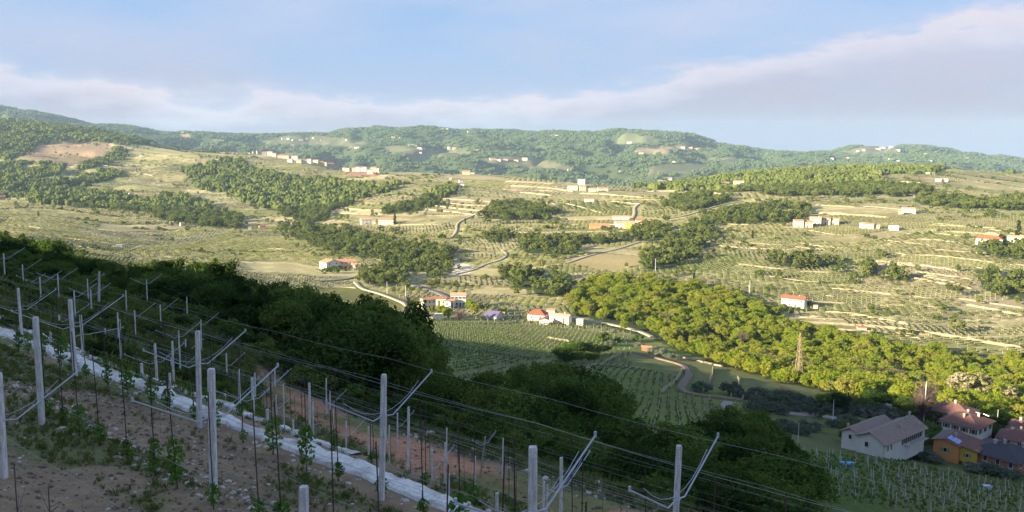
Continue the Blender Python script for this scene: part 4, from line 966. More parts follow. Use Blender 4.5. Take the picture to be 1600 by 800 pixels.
for i, (a, b_) in enumerate(spots):
    where = 'beyond the pale concrete road' if i < 18 else 'on the brown bank of the valley edge' if i < 33 else 'on the grass slope left of the big gabled house'
    place(a, b_, ro.uniform(3.6, 5.8), TR_OLI, TRUNK_O, 'olive_tree', 'grey green olive tree ' + where, 'olive tree', 'olive trees ' + where, wide=ro.uniform(1.0, 1.4))
for a, b_, h in ((1416, 712, 3.5), (1430, 716, 4.2), (1444, 718, 4.0), (1456, 722, 3.6), (1525, 738, 3.8), (1545, 742, 4.2), (1562, 744, 3.8), (1582, 748, 3.4)):
    w_ = 'in front of the orange house' if a < 1470 else 'in front of the dark roofed brick house'
    place(a, b_, h, TR_OLI, TRUNK_O, 'olive_tree', 'bushy grey olive tree ' + w_, 'olive tree', 'olive trees ' + w_, wide=1.4)
for a, b_, h in ((878, 560, 6), (895, 556, 7.5), (912, 554, 7), (930, 556, 6), (944, 552, 5), (905, 566, 5.5), (885, 570, 5), (925, 566, 5)):
    place(a, b_, h, TR_NEARW, TRUNKS, 'green_shrub', 'lush green shrub of the thicket at the head of the shaded vineyard', 'shrub', 'shrubs at the head of the shaded vineyard', wide=1.3)
for a, b_, h in ((1290, 640, 6), (1310, 644, 7), (1370, 640, 8), (1400, 642, 6.5), (1415, 650, 7), (1425, 655, 6), (1455, 664, 6), (1352, 645, 6)):
    place(a, b_, h, TR_NEARW, TRUNKS, 'dark_tree', 'dark round tree at the foot of the sunlit wood by the road', 'tree', 'dark trees between the road and the sunlit wood')
for a, b_, h in ((1330, 684, 5), (1326, 692, 4), (1450, 690, 6), (1456, 700, 5), (1552, 690, 6), (1560, 696, 5), (1546, 680, 7), (1440, 700, 4)):
    w_ = 'left of the big gabled house' if a < 1350 else 'between the gabled house and the orange house' if a < 1500 else 'behind the dark roofed brick house'
    place(a, b_, h, TR_NEARW, TRUNKS, 'garden_tree', 'deep green garden tree ' + w_, 'tree', 'garden trees ' + w_, wide=1.2)
for a, b_, h, l in ((617, 352, 16, 'single dark cypress at the right end of the farmhouse pair'), (638, 500, 13.5, 'brownish cypress left of the farm with the tall white house'), (1590, 374, 20, 'pointed cypress behind the villa at the right edge'), (1084, 443, 9, 'lone thin cypress in the field above the sunlit wood'),
                    (1176, 372, 9, 'small cypress on the pale slope left of the pink farm buildings'), (727, 350, 8, 'small dark cypress beside the mid valley track'), (66, 321, 13, 'dark pointed tree by the white cottage on the left'), (60, 338, 8, 'short bushy cypress below the white cottage on the left')):
    place(a, b_, h, TR_CYP, [TRUNK_C], 'cypress_tree', l, 'cypress', wide=1.3 if h > 12 else 1.6)
for a, b_, h, l in ((1500, 650, 13, 'cream blossoming tree behind the village, left one'), (1522, 652, 14, 'cream blossoming tree behind the village, middle one'), (1512, 658, 10, 'small cream blossoming tree just behind the red roofs'), (1572, 650, 9, 'pale blossoming tree at the right end of the valley wood')):
    place(a, b_, h, TR_BLOS, TRUNKS, 'blossoming_tree', l, 'tree', ymin=300)
# bare twiggy trees
def bare_tree(px, py, h, label, ymin=0, wide=1.0):
    g = gp(px, py, ymin); rb = np.random.default_rng(int(px)); e = empty('bare_tree', (g[0], g[1], g[2] - .2), 0, label, 'tree'); e.scale = (h * wide, h * wide, h)
    mb = MB(); mb.tube([(0, 0, 0), (.01, 0, .35), (0, .01, .62)], .02, 6, r2=.012); mb.build('trunk', M_TWIG, e)
    mb = MB()
    for k in range(190):
        a = rb.uniform(0, 6.28); z0 = rb.uniform(.2, .62); r = rb.uniform(.12, .33); z1 = min(1.0, z0 + rb.uniform(.12, .42)); s0 = Vector((0, 0, z0)); e_ = Vector((math.cos(a) * r, math.sin(a) * r, z1))
        mb.tube([s0, s0.lerp(e_, .5) + Vector((0, 0, .05)), e_], .005, 3, r2=.0015, cap=False)
        for j in range(3):
            p = s0.lerp(e_, rb.uniform(.4, 1)); q = p + Vector((rb.normal() * .06, rb.normal() * .06, rb.uniform(.03, .12))); mb.tube([p, q], .0022, 3, r2=.001, cap=False)
    mb.build('crown', M_TWIG, e); return e
bare_tree(1445, 660, 15, 'bare brown twiggy tree by the road before the sunlit wood', wide=1.0)
bare_tree(718, 506, 9, 'round leafless brownish tree beside the tall white house farm', wide=1.5)
bare_tree(1440, 664, 12, 'smaller bare twiggy tree left of the tall utility pole')
for a, b_ in ((1195, 575), (1210, 580), (1260, 590), (1380, 610), (1400, 618), (1350, 615), (1040, 510), (1160, 540)):
    bt_ = bare_tree(a, b_, 9, 'brown leafless tree ' + ('standing low ' if b_ > 582 else 'standing high ') + 'in the sunlit wood ' + val_place(a), ymin=380, wide=1.3); bt_['group'] = 'leafless trees in the sunlit wood'
# garden trees of the farms
for a, b_, h, l in ((649, 497, 8, 'yellow green'), (657, 500, 7, 'yellow green'), (690, 496, 8.5, 'bright green'), (700, 500, 8, 'bright green'), (735, 488, 9, 'golden green'), (742, 492, 8, 'golden green'), (675, 490, 5, 'small green'), (752, 486, 5, 'low green'), (787, 490, 5, 'low green')):
    place(a, b_, h, TR_VAL, TRUNKS, 'garden_tree', l + ' garden tree at the farm with the tall white house', 'tree', l + ' trees of the tall white house farm')
for a, b_, h, w_ in ((585, 424, 8, 'right of the long farmhouse'), (592, 428, 7, 'right of the long farmhouse'), (605, 434, 7, 'along the road below the long farmhouse'), (630, 446, 8, 'along the road below the long farmhouse'), (636, 452, 7, 'along the road below the long farmhouse'), (620, 440, 6, 'along the road below the long farmhouse'), (515, 424, 4, 'in front of the long farmhouse'), (530, 424, 4, 'in front of the long farmhouse'), (546, 423, 4, 'in front of the long farmhouse'),
                     (475, 450, 5, 'on the lit bank below the long farmhouse'), (712, 450, 6, 'beside the tan slope above the tall white house'), (675, 450, 7, 'beside the straight grey road'), (760, 488, 6, 'by the dark greenhouse'), (1200, 396, 5, 'on the pale terraces of the right slope'), (1260, 388, 6, 'below the pink farm buildings'), (1270, 393, 5, 'below the pink farm buildings'), (1300, 394, 5, 'below the pink farm buildings'), (1352, 372, 6, 'near the small white barn'), (1366, 376, 6, 'near the small white barn'),
                     (1360, 486, 6, 'on the slope right of the white house'), (1405, 462, 5, 'on the slope right of the white house'), (1265, 480, 5, 'beside the white house on the right slope'), (1225, 486, 5, 'beside the white house on the right slope'), (1235, 492, 5, 'beside the white house on the right slope'), (1495, 462, 9, 'in the gully on the right slope'), (1483, 455, 7, 'in the gully on the right slope'), (1470, 486, 6, 'in the gully on the right slope'), (1495, 520, 10, 'by the small red roof on the right slope'), (1590, 476, 7, 'under the pale rock scar')):
    place(a, b_, h, TR_MID, TRUNKS, 'field_tree', 'mid green tree ' + w_, 'tree', 'trees ' + w_, wide=1.2)

# ------------------------------------------------------------------ buildings
M_W = {'white': simple('plaster_white', (.66, .64, .58), (.58, .55, .49), .4), 'cream': simple('plaster_cream', (.66, .58, .44), (.58, .50, .37), .4), 'pink': simple('plaster_pink', (.62, .42, .32), (.54, .35, .27), .4),
       'yellow': simple('plaster_yellow', (.72, .52, .10), (.62, .44, .09), .4), 'orange': simple('plaster_orange', (.58, .27, .10), (.50, .23, .085), .5), 'beige': simple('plaster_beige', (.48, .42, .33), (.40, .35, .27), .4),
       'grey': simple('plaster_grey', (.44, .43, .41), (.36, .35, .33), .4), 'brick': simple('plaster_brick_red', (.34, .14, .08), (.27, .11, .065), .6), 'stone': simple('house_stone', (.42, .36, .28), (.30, .25, .19), .8), 'mustard': simple('plaster_mustard', (.52, .37, .06), (.45, .31, .05), .5),
       'brown': simple('plaster_brown', (.30, .20, .14), (.22, .15, .10), .5), 'offwhite': simple('plaster_offwhite', (.56, .55, .52), (.47, .46, .43), .5)}
def tilemat(name, c1, c2, sc=3.2):
    m, t, b = mat(name, .85, .2); tcn = t.nodes.new('ShaderNodeTexCoord')
    w = t.nodes.new('ShaderNodeTexWave'); w.wave_type = 'BANDS'; w.bands_direction = 'X'; w.inputs['Scale'].default_value = sc; w.inputs['Distortion'].default_value = .6
    t.links.new(tcn.outputs['Object'], w.inputs['Vector']); f = tnoise(t, 1.3, 5, .7)
    c = tramp(t, f, [(.3, c2), (.7, c1)]); t.links.new(tmix(t, c, tramp(t, w.outputs['Fac'], [(0, (.72, .72, .72)), (.6, (1.1, 1.1, 1.1))]), .8, 'MULTIPLY'), b.inputs['Base Color'])
    tbump(t, b, w.outputs['Fac'], .6, .06); return m
M_R = {'red': tilemat('roof_red_tile', (.42, .17, .10), (.30, .12, .075)), 'terra': tilemat('roof_terracotta', (.48, .26, .16), (.36, .19, .12)), 'brown': tilemat('roof_brown_tile', (.33, .25, .215), (.25, .185, .16)), 'dark': tilemat('roof_dark_tile', (.085, .085, .10), (.06, .06, .07)),
       'grey': tilemat('roof_grey_brown', (.19, .16, .15), (.14, .12, .11)), 'maroon': tilemat('roof_maroon_tile', (.235, .125, .105), (.16, .085, .075)), 'pale': tilemat('roof_pale_tile', (.52, .36, .25), (.42, .28, .19)), 'slate': simple('roof_blue_slate', (.14, .12, .22), (.10, .09, .16), 1), 'white': M_W['white'], 'beige': M_W['beige'], 'crimson': tilemat('roof_bright_red', (.52, .12, .07), (.42, .09, .055))}
M_GLASS = simple('window_glass', (.035, .04, .05), (.02, .025, .03), 2, rough=.15, spec=.6)
M_FRAME = simple('window_frame', (.55, .53, .50), (.45, .43, .40), 2)
M_SHUT = simple('brown_shutter', (.10, .06, .04), (.07, .045, .03), 2)
M_SHUTG = simple('green_shutter', (.10, .26, .19), (.08, .20, .15), 2)
M_DOOR = simple('wood_door', (.12, .07, .045), (.08, .05, .03), 2)
M_CHIM = simple('chimney_plaster', (.42, .36, .31), (.33, .28, .24), 3)
M_SOLAR = simple('solar_panel_glass', (.09, .20, .50), (.06, .13, .36), 2, rough=.2, spec=.7)
M_METAL = simple('metal_gutter', (.22, .20, .19), (.16, .15, .14), 3, rough=.5)
def walls_mesh(W, D, hh, roof, rh, m, base=2.0, axis='x'):
    mb = MB(); x, y = W / 2, D / 2
    mb.add([(-x, -y, -base), (x, -y, -base), (x, y, -base), (-x, y, -base), (-x, -y, hh), (x, -y, hh), (x, y, hh), (-x, y, hh)], [(0, 1, 5, 4), (1, 2, 6, 5), (2, 3, 7, 6), (3, 0, 4, 7)])
    if roof == 'gable':
        if axis == 'x': mb.add([(-x, -y, hh), (-x, y, hh), (-x, 0, hh + rh), (x, -y, hh), (x, y, hh), (x, 0, hh + rh)], [(0, 2, 1), (3, 4, 5)])
        else: mb.add([(-x, -y, hh), (x, -y, hh), (0, -y, hh + rh), (-x, y, hh), (x, y, hh), (0, y, hh + rh)], [(0, 1, 2), (3, 5, 4)])
    return mb
def roof_mesh(W, D, hh, roof, rh, ov=.5, axis='x', th=.22):
    mb = MB(); x, y = W / 2 + ov, D / 2 + ov
    if roof == 'flat': mb.box((0, 0, hh + .15), (W + .3, D + .3, .3)); return mb
    if axis == 'y': x, y = y, x
    k = rh / (min(W, D) / 2 if roof == 'hip' else ((D if axis == 'x' else W) / 2)); e = hh - k * ov
    rx_ = x if roof == 'gable' else max(0.01, x - y)
    top = [(-x, -y, e), (x, -y, e), (x, y, e), (-x, y, e), (-rx_, 0, hh + rh), (rx_, 0, hh + rh)]
    vs = [(a, b_, c + th * .5) for a, b_, c in top] + [(a, b_, c - th * .5) for a, b_, c in top]
    if axis == 'y': vs = [(-b_, a, c) for a, b_, c in vs]
    f = [(0, 1, 5, 4), (2, 3, 4, 5), (3, 0, 4), (1, 2, 5)]
    if roof == 'gable': f = f[:2]
    F_ = f + [tuple(i + 6 for i in reversed(q)) for q in f]
    if roof == 'gable': F_ += [(0, 6, 7, 1), (2, 8, 9, 3), (0, 4, 10, 6), (4, 3, 9, 10), (1, 7, 11, 5), (5, 11, 8, 2)]
    else: F_ += [(0, 6, 7, 1), (1, 7, 8, 2), (2, 8, 9, 3), (3, 9, 6, 0)]
    mb.add(vs, F_); return mb
def window(parent, x, y, z, w, h, face='front', shut=None, name='window', pane=True):
    """a framed opening: frame stands 4 cm proud, glass set back in it; shutters at the sides"""
    e_ang = {'front': 0, 'right': math.pi / 2, 'left': -math.pi / 2, 'back': math.pi}[face]
    mb = MB(); t_ = .09
    for a in (-1, 1): mb.box((a * (w / 2), -.03, 0), (t_, .14, h + t_))
    for a in (-1, 1): mb.box((0, -.03, a * (h / 2)), (w - t_, .14, t_))
    mb.box((0, -.09, -h / 2 - .08), (w + .25, .16, .07))
    o = mb.build(name, M_FRAME, parent); o.location = (x, y, z); o.rotation_euler = (0, 0, e_ang)
    mb = MB(); mb.box((0, -.012, 0), (w - t_, .05, h - t_)); mb.build('pane', M_GLASS, o)
    if shut:
        for a in (-1, 1):
            mb = MB(); mb.box((a * (w * .5 + w * .27), -.04, 0), (w * .5, .06, h)); mb.build('shutter', shut, o)
    return o
def chimney(par, x, y, z, s=.6, h=1.1, m=None):
    mb = MB(); mb.box((x, y, z + h / 2), (s, s, h)); mb.box((x, y, z + h + .09), (s * 1.35, s * 1.35, .12)); mb.box((x, y, z + h + .24), (s * .7, s * .7, .2)); mb.build('chimney', m or M_CHIM, par)
def house(px, py, wpx, hm, label, wc='white', rc='terra', roof='gable', dr=.65, rz=.1, floors=1, win=0, name='house', cat='house', group=None, ymin=0, axis='x', rhk=.2, chim=False, ymax=1e9, shut=None):
    g = gp(px, py, ymin, ymax); rz = rz - math.atan2(g[0], g[1]); W = wpx / 1256.0 * g[1]; D = W * dr if dr > 0 else -dr
    e = empty(name, (g[0], g[1] + D * .5, g[2]), rz, label, cat, group)
    rh = rhk * (D if axis == 'x' else W)
    if roof == 'flat': rh = 0
    wb = walls_mesh(W, D, hm, roof, rh, None, base=max(2, D * .3), axis=axis).build('wall', M_W[wc], e)
    big = win > 0
    roof_mesh(W, D, hm, roof, rh, ov=.45 if W > 9 else .3, axis=axis).build('roof', M_R[rc], e)
    if win:
        fh = hm / floors
        for fl in range(floors):
            for k in range(win):
                x_ = -W / 2 + W * (k + .5) / win
                if fl == 0 and k == win // 2:
                    mb = MB(); mb.box((x_, -D / 2 - .03, fh * .38), (1.1, .12, fh * .76)); mb.build('door', M_DOOR, e)
                else: window(e, x_, -D / 2, fh * (fl + .55), 1.0, 1.3, shut=shut)
            nw = max(1, int(win * dr + .4))
            for k in range(nw): window(e, -W / 2, -D / 2 + D * (k + .5) / nw, fh * (fl + .55), 1.0, 1.3, 'left', shut=shut)
        if chim or W > 12: chimney(e, W * .22, D * .1, hm + rh * .6, .7, 1.2)
    return e
ORD = ['first', 'second', 'third', 'fourth', 'fifth', 'sixth', 'seventh', 'eighth', 'ninth', 'tenth', 'eleventh', 'twelfth', 'thirteenth', 'fourteenth', 'fifteenth', 'sixteenth', 'seventeenth', 'eighteenth', 'nineteenth', 'twentieth', 'twenty-first', 'twenty-second', 'twenty-third', 'twenty-fourth', 'twenty-fifth', 'twenty-sixth', 'twenty-seventh']
CN = {'white': 'white', 'cream': 'cream', 'pink': 'pink', 'yellow': 'yellow', 'beige': 'beige', 'stone': 'stone', 'brown': 'brown', 'grey': 'grey'}
# hilltop village: every house a thing
hv = [(404, 241, 7, 'grey', 'grey'), (412, 242, 6, 'grey', 'red'), (421, 243, 8, 'cream', 'terra'), (428, 245, 6, 'cream', 'terra'), (438, 247, 9, 'pink', 'red'), (447, 248, 8, 'pink', 'red'), (453, 254, 8, 'cream', 'terra'), (460, 250, 9, 'white', 'terra'), (466, 255, 8, 'cream', 'pale'), (475, 256, 9, 'cream', 'terra'),
      (483, 255, 7, 'white', 'terra'), (493, 254, 8, 'cream', 'terra'), (501, 256, 8, 'yellow', 'terra'), (507, 255, 6, 'cream', 'terra'), (516, 257, 9, 'pink', 'red'), (524, 258, 6, 'pink', 'red'), (534, 260, 9, 'cream', 'pale'), (542, 260, 7, 'cream', 'terra'), (553, 264, 8, 'cream', 'terra'), (559, 260, 7, 'white', 'terra'),
      (564, 265, 8, 'white', 'terra'), (570, 265, 6, 'cream', 'terra'), (578, 272, 9, 'cream', 'terra'), (584, 267, 9, 'pink', 'terra'), (589, 264, 6, 'cream', 'red')]
rh_ = np.random.default_rng(8)
for i, (px, py, w, a, c) in enumerate(hv):
    house(px, py, w, rh_.uniform(8, 11.5), ORD[i] + ' house from the left in the hilltop village, ' + CN[a] + ' walls', a, c, rz=rh_.uniform(-.5, .2), dr=.8, group='hilltop village houses', ymin=1500, ymax=2600, name='village_house', rhk=.16)
far = [(690, 202, 5), (698, 203, 4), (732, 207, 4), (614, 216, 5), (626, 217, 4), (442, 218, 5), (450, 218, 4), (458, 220, 4), (470, 220, 6), (480, 218, 3), (489, 217, 3), (455, 229, 7), (502, 220, 3), (541, 220, 3), (556, 232, 4), (562, 232, 6), (642, 229, 9), (649, 229, 5), (655, 233, 7), (661, 234, 5), (657, 240, 4), (702, 232, 6), (710, 233, 6), (717, 232, 4),
       (742, 235, 4), (747, 236, 4), (753, 237, 3), (770, 250, 10), (779, 251, 8), (790, 252, 7), (806, 252, 7), (820, 250, 8), (861, 213, 6), (869, 214, 7), (984, 224, 8), (1003, 242, 8), (1068, 232, 6), (1079, 232, 6), (1090, 234, 9), (1053, 255, 6), (890, 267, 7), (971, 270, 6), (862, 240, 3),
       (1301, 249, 5), (1316, 249, 3), (1326, 248, 6), (1341, 237, 4), (1350, 236, 4), (1372, 234, 8), (1381, 232, 8), (1393, 231, 5), (1405, 236, 5), (1380, 244, 3), (1392, 252, 6), (1404, 253, 4), (1432, 244, 6), (1447, 242, 4), (1454, 253, 5), (1479, 248, 4), (1512, 249, 6), (285, 208, 5), (239, 207, 4), (345, 221, 7), (337, 220, 5), (360, 223, 5), (331, 228, 4)]
fc_ = [('far hamlet below the rounded summit', 600, 760, 222, 245), ('far slope on the left', 400, 600, 205, 245), ('crest left of centre', 600, 760, 190, 221), ('far terrace above the hill hamlet', 760, 900, 238, 270), ('far slope right of centre', 840, 1110, 190, 275), ('round hill on the far right', 1290, 1530, 220, 260), ('far left skyline', 230, 400, 195, 232)]
for nm, x0, x1, y0, y1 in fc_:
    mem = sorted([f for f in far if x0 <= f[0] < x1 and y0 <= f[1] < y1])
    far = [f for f in far if f not in mem]
    for i, (px, py, w) in enumerate(mem):
        c = ['white', 'cream', 'white', 'pink'][int(rh_.integers(4))]
        house(px, py, w, rh_.uniform(7, 11) * (2.0 if (px, py) == (1392, 252) else 1), ORD[i] + ' house from the left on the ' + nm, c, ['terra', 'pale', 'grey'][int(rh_.integers(3))], rz=rh_.uniform(-.4, .4), dr=.7, group='distant houses, ' + nm, ymin=3300, name='distant_house', rhk=.15)
tiny = [(50, 209, 4, 5, 'white', 'white', 'tiny white cabin high on the wooded left hill', 1500), (183, 215, 3, 6, 'white', 'pale', 'tiny white house above the brown field on the left', 1500), (239, 218, 3, 6, 'cream', 'terra', 'left one of two tiny houses on the left skyline ridge', 1500), (245, 216, 4, 6, 'cream', 'terra', 'right one of two tiny houses on the left skyline ridge', 1500),
        (232, 224, 11, 3, 'cream', 'pale', 'long low pale wall-like building on the left ridge', 1500), (249, 225, 10, 3.5, 'cream', 'pale', 'low cream building right of the long low one on the left ridge', 1500), (276, 227, 7, 5, 'cream', 'terra', 'small cream house at the right end of the left ridge', 1500), (367, 241, 8, 5, 'white', 'grey', 'white box-like house on the ridge left of the hilltop village', 1500),
        (388, 241, 4, 5, 'white', 'grey', 'small white house just left of the hilltop village', 1500), (397, 240, 5, 6, 'grey', 'grey', 'grey house at the very left of the hilltop village', 1500), (220, 246, 4.5, 8, 'white', 'white', 'white tower-like house alone in the left fields', 1200), (204, 307, 6, 6, 'white', 'terra', 'left white cottage of the trio among trees on the left', 1000), (214, 310, 9, 5.5, 'cream', 'pale', 'middle cream cottage of the trio among trees on the left', 1000),
        (224, 311, 7, 5, 'white', 'terra', 'right white cottage of the trio among trees on the left', 1000), (4, 303, 9, 6, 'white', 'terra', 'white house with terracotta roof at the left edge', 900), (2, 312, 9, 6, 'brown', 'terra', 'brown house below the white one at the left edge', 900), (49, 310, 9, 4, 'white', 'white', 'low white cottage near the left edge', 900), (268, 352, 6, 5, 'white', 'pale', 'small white cabin at the wood edge on the left', 800),
        (284, 353, 6, 4.5, 'white', 'terra', 'second small white cabin at the wood edge on the left', 800), (390, 360, 5, 4, 'white', 'pale', 'tiny white hut beside the ravine road', 700), (409, 358, 10, 4.5, 'pink', 'red', 'small pink house with red roof left of the ravine wood', 700), (185, 387, 9, 2.6, 'white', 'white', 'low white shed in the left vineyards', 500), (443, 288, 10, 5.5, 'yellow', 'terra', 'small yellow house inside the ravine wood', 1000),
        (720, 285, 6, 5, 'white', 'grey', 'upper one of two white huts above the striped terraces', 1300), (722, 292, 6, 5, 'white', 'white', 'lower one of two white huts above the striped terraces', 1200), (704, 281, 4, 4, 'white', 'pale', 'tiny pale hut left of the two white huts', 1300), (728, 273, 12, 8, 'pink', 'terra', 'boxy pink house alone on the mid ridge', 1500), (738, 272, 6, 3, 'cream', 'pale', 'low cream annex right of the boxy pink house', 1500),
        (909, 289, 11, 11, 'white', 'white', 'tall white house topping the hill hamlet', 1200), (895, 298, 15, 8, 'cream', 'pale', 'leftmost cream house of the hill hamlet', 1000), (910, 298, 10, 8, 'cream', 'pale', 'second cream house of the hill hamlet, below the tall white one', 1000), (926, 300, 10, 6, 'cream', 'pale', 'third cream house of the hill hamlet', 1000), (942, 299, 16, 5.5, 'cream', 'terra', 'rightmost long cream house of the hill hamlet', 1000),
        (939, 289, 8, 5, 'pink', 'terra', 'small pink house behind the hill hamlet', 1100), (921, 316, 14, 5, 'white', 'terra', 'white house with terracotta roof below the hill hamlet', 900), (868, 283, 5, 4, 'pink', 'terra', 'tiny pink hut left of the hill hamlet', 1000), (1034, 286, 11, 9, 'cream', 'pale', 'cream farmhouse behind the right wood ridge', 1400), (1044, 281, 12, 7, 'white', 'pale', 'white farmhouse behind the right wood ridge', 1400),
        (1138, 292, 20, 6.5, 'brown', 'terra', 'long brown-roofed house by the right grove', 1000), (1155, 293, 16, 10, 'cream', 'pale', 'tall cream house by the right grove', 1000), (1122, 308, 11, 6, 'cream', 'pale', 'left cream farm building below the right grove', 900), (1137, 307, 7, 6, 'cream', 'grey', 'right cream farm building below the right grove', 900),
        (1422, 334, 18, 6, 'cream', 'cream', 'cream house with a slanting side on the upper right slope', 900), (1409, 335, 8, 4, 'stone', 'pale', 'stone shed left of the cream house with a slanting side', 900), (1467, 284, 8, 5, 'white', 'pale', 'left white hut below the upper right vineyard', 1100), (1477, 284, 9, 5, 'white', 'pale', 'right white hut below the upper right vineyard', 1100), (1455, 273, 12, 4.5, 'beige', 'beige', 'flat beige building at the edge of the right wood ridge', 1200),
        (1398, 360, 13, 4.2, 'white', 'white', 'small white barn right of the pink farm buildings', 700), (1349, 357, 9, 6, 'white', 'pale', 'white part of the pink farmhouse beside the small white barn', 700), (1359, 358, 15, 5.5, 'pink', 'terra', 'pink farmhouse left of the small white barn', 700), (1371, 358, 8, 5, 'pink', 'terra', 'low pink wing next to the small white barn', 700), (1275, 483, 6, 2.6, 'cream', 'pale', 'tiny cream shed right of the white house on the right slope', 450),
        (1348, 516, 13, 1.8, 'pink', 'red', 'low shed with red roof on the lower right slope', 420), (785, 495, 7, 2.6, 'cream', 'pale', 'small cream shed right of the dark greenhouse', 400), (906, 509, 11, 3.6, 'cream', 'white', 'flat white annex at the right end of the long cream farm', 400)]
for px, py, w, hm, a, c, lab, ym in tiny:
    house(px, py, w, hm, lab, a, c if c in M_R else 'pale', roof='flat' if c == 'white' and 'barn' not in lab or c == 'beige' else 'gable', rz=rh_.uniform(-.15, .35), dr=.6, ymin=ym, rhk=.18, name='shed' if any(k in lab for k in ('shed', 'hut', 'annex', 'cabin', 'barn')) else 'house', cat='shed' if any(k in lab for k in ('shed', 'hut', 'annex', 'cabin', 'barn')) else 'house')
# the pink farm on the right and the yellow house group
for i, (px, py, w, hm, a, c) in enumerate(((1249, 356, 14, 8, 'cream', 'terra'), (1263, 356, 16, 6.5, 'pink', 'terra'), (1277, 352, 17, 8, 'pink', 'pale'), (1291, 351, 14, 7, 'cream', 'terra'), (1305, 351, 15, 6, 'cream', 'pale'))):
    house(px, py, w, hm, ORD[i] + ' building from the left of the pink hillside farm row', a, c, rz=(.2, .1, -.1, .15, 0)[i], dr=.8, ymin=700, group='pink hillside farm row', rhk=.15, win=3, floors=2)
house(937, 358, 31, 4.5, 'long low orange building left of the yellow house', 'orange', 'terra', rz=.05, dr=.4, ymin=800, win=4)
house(970, 357, 16, 7, 'white house with pink roof just left of the yellow house', 'white', 'pale', rz=.2, dr=.7, ymin=800, win=3, floors=2)
house(986, 358, 17, 7.5, 'bright yellow house in mid valley', 'yellow', 'yellow' if 'yellow' in M_R else 'pale', rz=.1, dr=.7, ymin=800, win=3, floors=2)
house(1000, 354, 13, 8, 'pink house right of the yellow house', 'pink', 'red', rz=.1, dr=.7, ymin=850)
house(1012, 353, 10, 6, 'white house with pink roof at the right end of the mid valley group', 'white', 'pale', rz=-.1, dr=.7, ymin=850)
house(971, 344, 26, 4, 'long cream barn behind the yellow house group', 'cream', 'pale', rz=.02, dr=.35, ymin=950)
# farmhouse pair with the cypress
house(571, 350, 17, 6, 'white farmhouse with pink roof, left one of the pair with a cypress', 'white', 'pale', rz=.15, dr=.7, win=3, floors=2, ymin=800)
house(584, 350, 5, 4, 'small cream shed between the farmhouse pair', 'cream', 'pale', rz=0, ymin=800, name='shed', cat='shed')
house(604, 351, 24, 6.5, 'cream farmhouse with long pink roof beside the cypress', 'cream', 'terra', rz=-.25, dr=.5, win=4, floors=2, ymin=800)
# long farmhouse on the left
house(513, 421, 24, 6.4, 'white gabled left wing of the long farmhouse above the wood', 'white', 'terra', rz=.5, dr=.9, axis='y', win=2, floors=2, ymin=450, rhk=.16)
house(540, 419, 30, 6.0, 'pink middle building of the long farmhouse, terracotta roof', 'pink', 'terra', rz=-.05, dr=.45, win=5, floors=2, ymin=450, rhk=.25)
house(557, 422, 12, 4.6, 'small white right wing of the long farmhouse', 'white', 'pale', rz=-.1, dr=.8, win=1, ymin=450)
# farm with the tall white house
house(668, 484, 22, 6.5, 'cream house with brown roof, left end of the farm with cypress', 'cream', 'terra', rz=.45, dr=.6, win=3, floors=2, ymin=380)
house(686, 480, 22, 6.0, 'low red roofed house in the middle of the farm with cypress', 'cream', 'red', rz=-.1, dr=.5, win=3, floors=1, ymin=400)
house(703, 481, 16, 4.6, 'small white house leaning on the tall white house', 'white', 'terra', rz=-.2, dr=.8, win=2, ymin=400)
house(716, 480, 24, 8.2, 'tall white house with shallow roof beside the golden trees', 'white', 'pale', rz=-.05, dr=.6, win=4, floors=2, ymin=400, shut=M_SHUT)
house(669, 499, 14, 2.6, 'low white outbuilding with dark opening below the farm, left one', 'white', 'grey', rz=.1, dr=.6, roof='gable', ymin=380, name='shed', cat='shed')
house(685, 500, 12, 3.2, 'low white outbuilding below the farm, right one', 'white', 'white', rz=0, dr=.8, roof='flat', ymin=380, name='shed', cat='shed')
house(772, 500, 22, 2.2, 'dark blue roofed greenhouse between the two valley farms', 'grey', 'slate', rz=-.5, dr=1.2, roof='gable', ymin=360, name='greenhouse', cat='greenhouse', rhk=.25)
house(841, 502, 28, 4.2, 'white house with bright red roof left of the long cream farm', 'white', 'crimson', rz=-.3, dr=.8, win=2, roof='hip', ymin=360, rhk=.28)
house(850, 507, 15, 2.8, 'small white gabled lean-to in front of the bright red roof', 'white', 'crimson', rz=0, dr=.5, axis='y', roof='gable', ymin=350, rhk=.2)
house(876, 506, 34, 5.0, 'long cream farm building slanting toward the valley wood', 'cream', 'pale', rz=-.42, dr=.35, win=2, roof='gable', ymin=360, rhk=.2)
house(862, 497, 13, 5.0, 'pink roofed part behind the long cream farm building', 'cream', 'terra', rz=-.3, dr=.8, ymin=370)
# white house alone on the right slope; villa at the right edge
house(1243, 480, 36, 6.0, 'white house with red roof alone on the right slope', 'white', 'crimson', rz=-.30, dr=.42, win=4, floors=2, ymin=450, rhk=.25)
house(1551, 383, 36, 6.2, 'white villa with red roof and pale porch near the right edge', 'white', 'crimson', rz=-.08, dr=.5, win=5, floors=1, roof='hip', ymin=600, rhk=.28)
house(1551, 378, 20, 8.0, 'yellow roofed upper block of the villa near the right edge', 'yellow', 'pale', rz=-.08, dr=.5, roof='hip', ymin=640, rhk=.2)
house(1592, 384, 24, 8.0, 'two storey white house cut by the right edge', 'white', 'pale', rz=.05, dr=.7, win=4, floors=2, ymin=600, rhk=.15)
house(1011, 549, 16, 2.2, 'small orange roofed shed between the dark shadow-edge bushes', 'brick', 'terra', rz=-.1, dr=.5, ymin=300, name='shed', cat='shed')

# ---- the village at the lower right, in more detail
def root_at(px, py, rz, label, name='house', cat='house', ymin=0):
    g = gp(px, py, ymin); return empty(name, g, rz - math.atan2(g[0], g[1]), label, cat), g
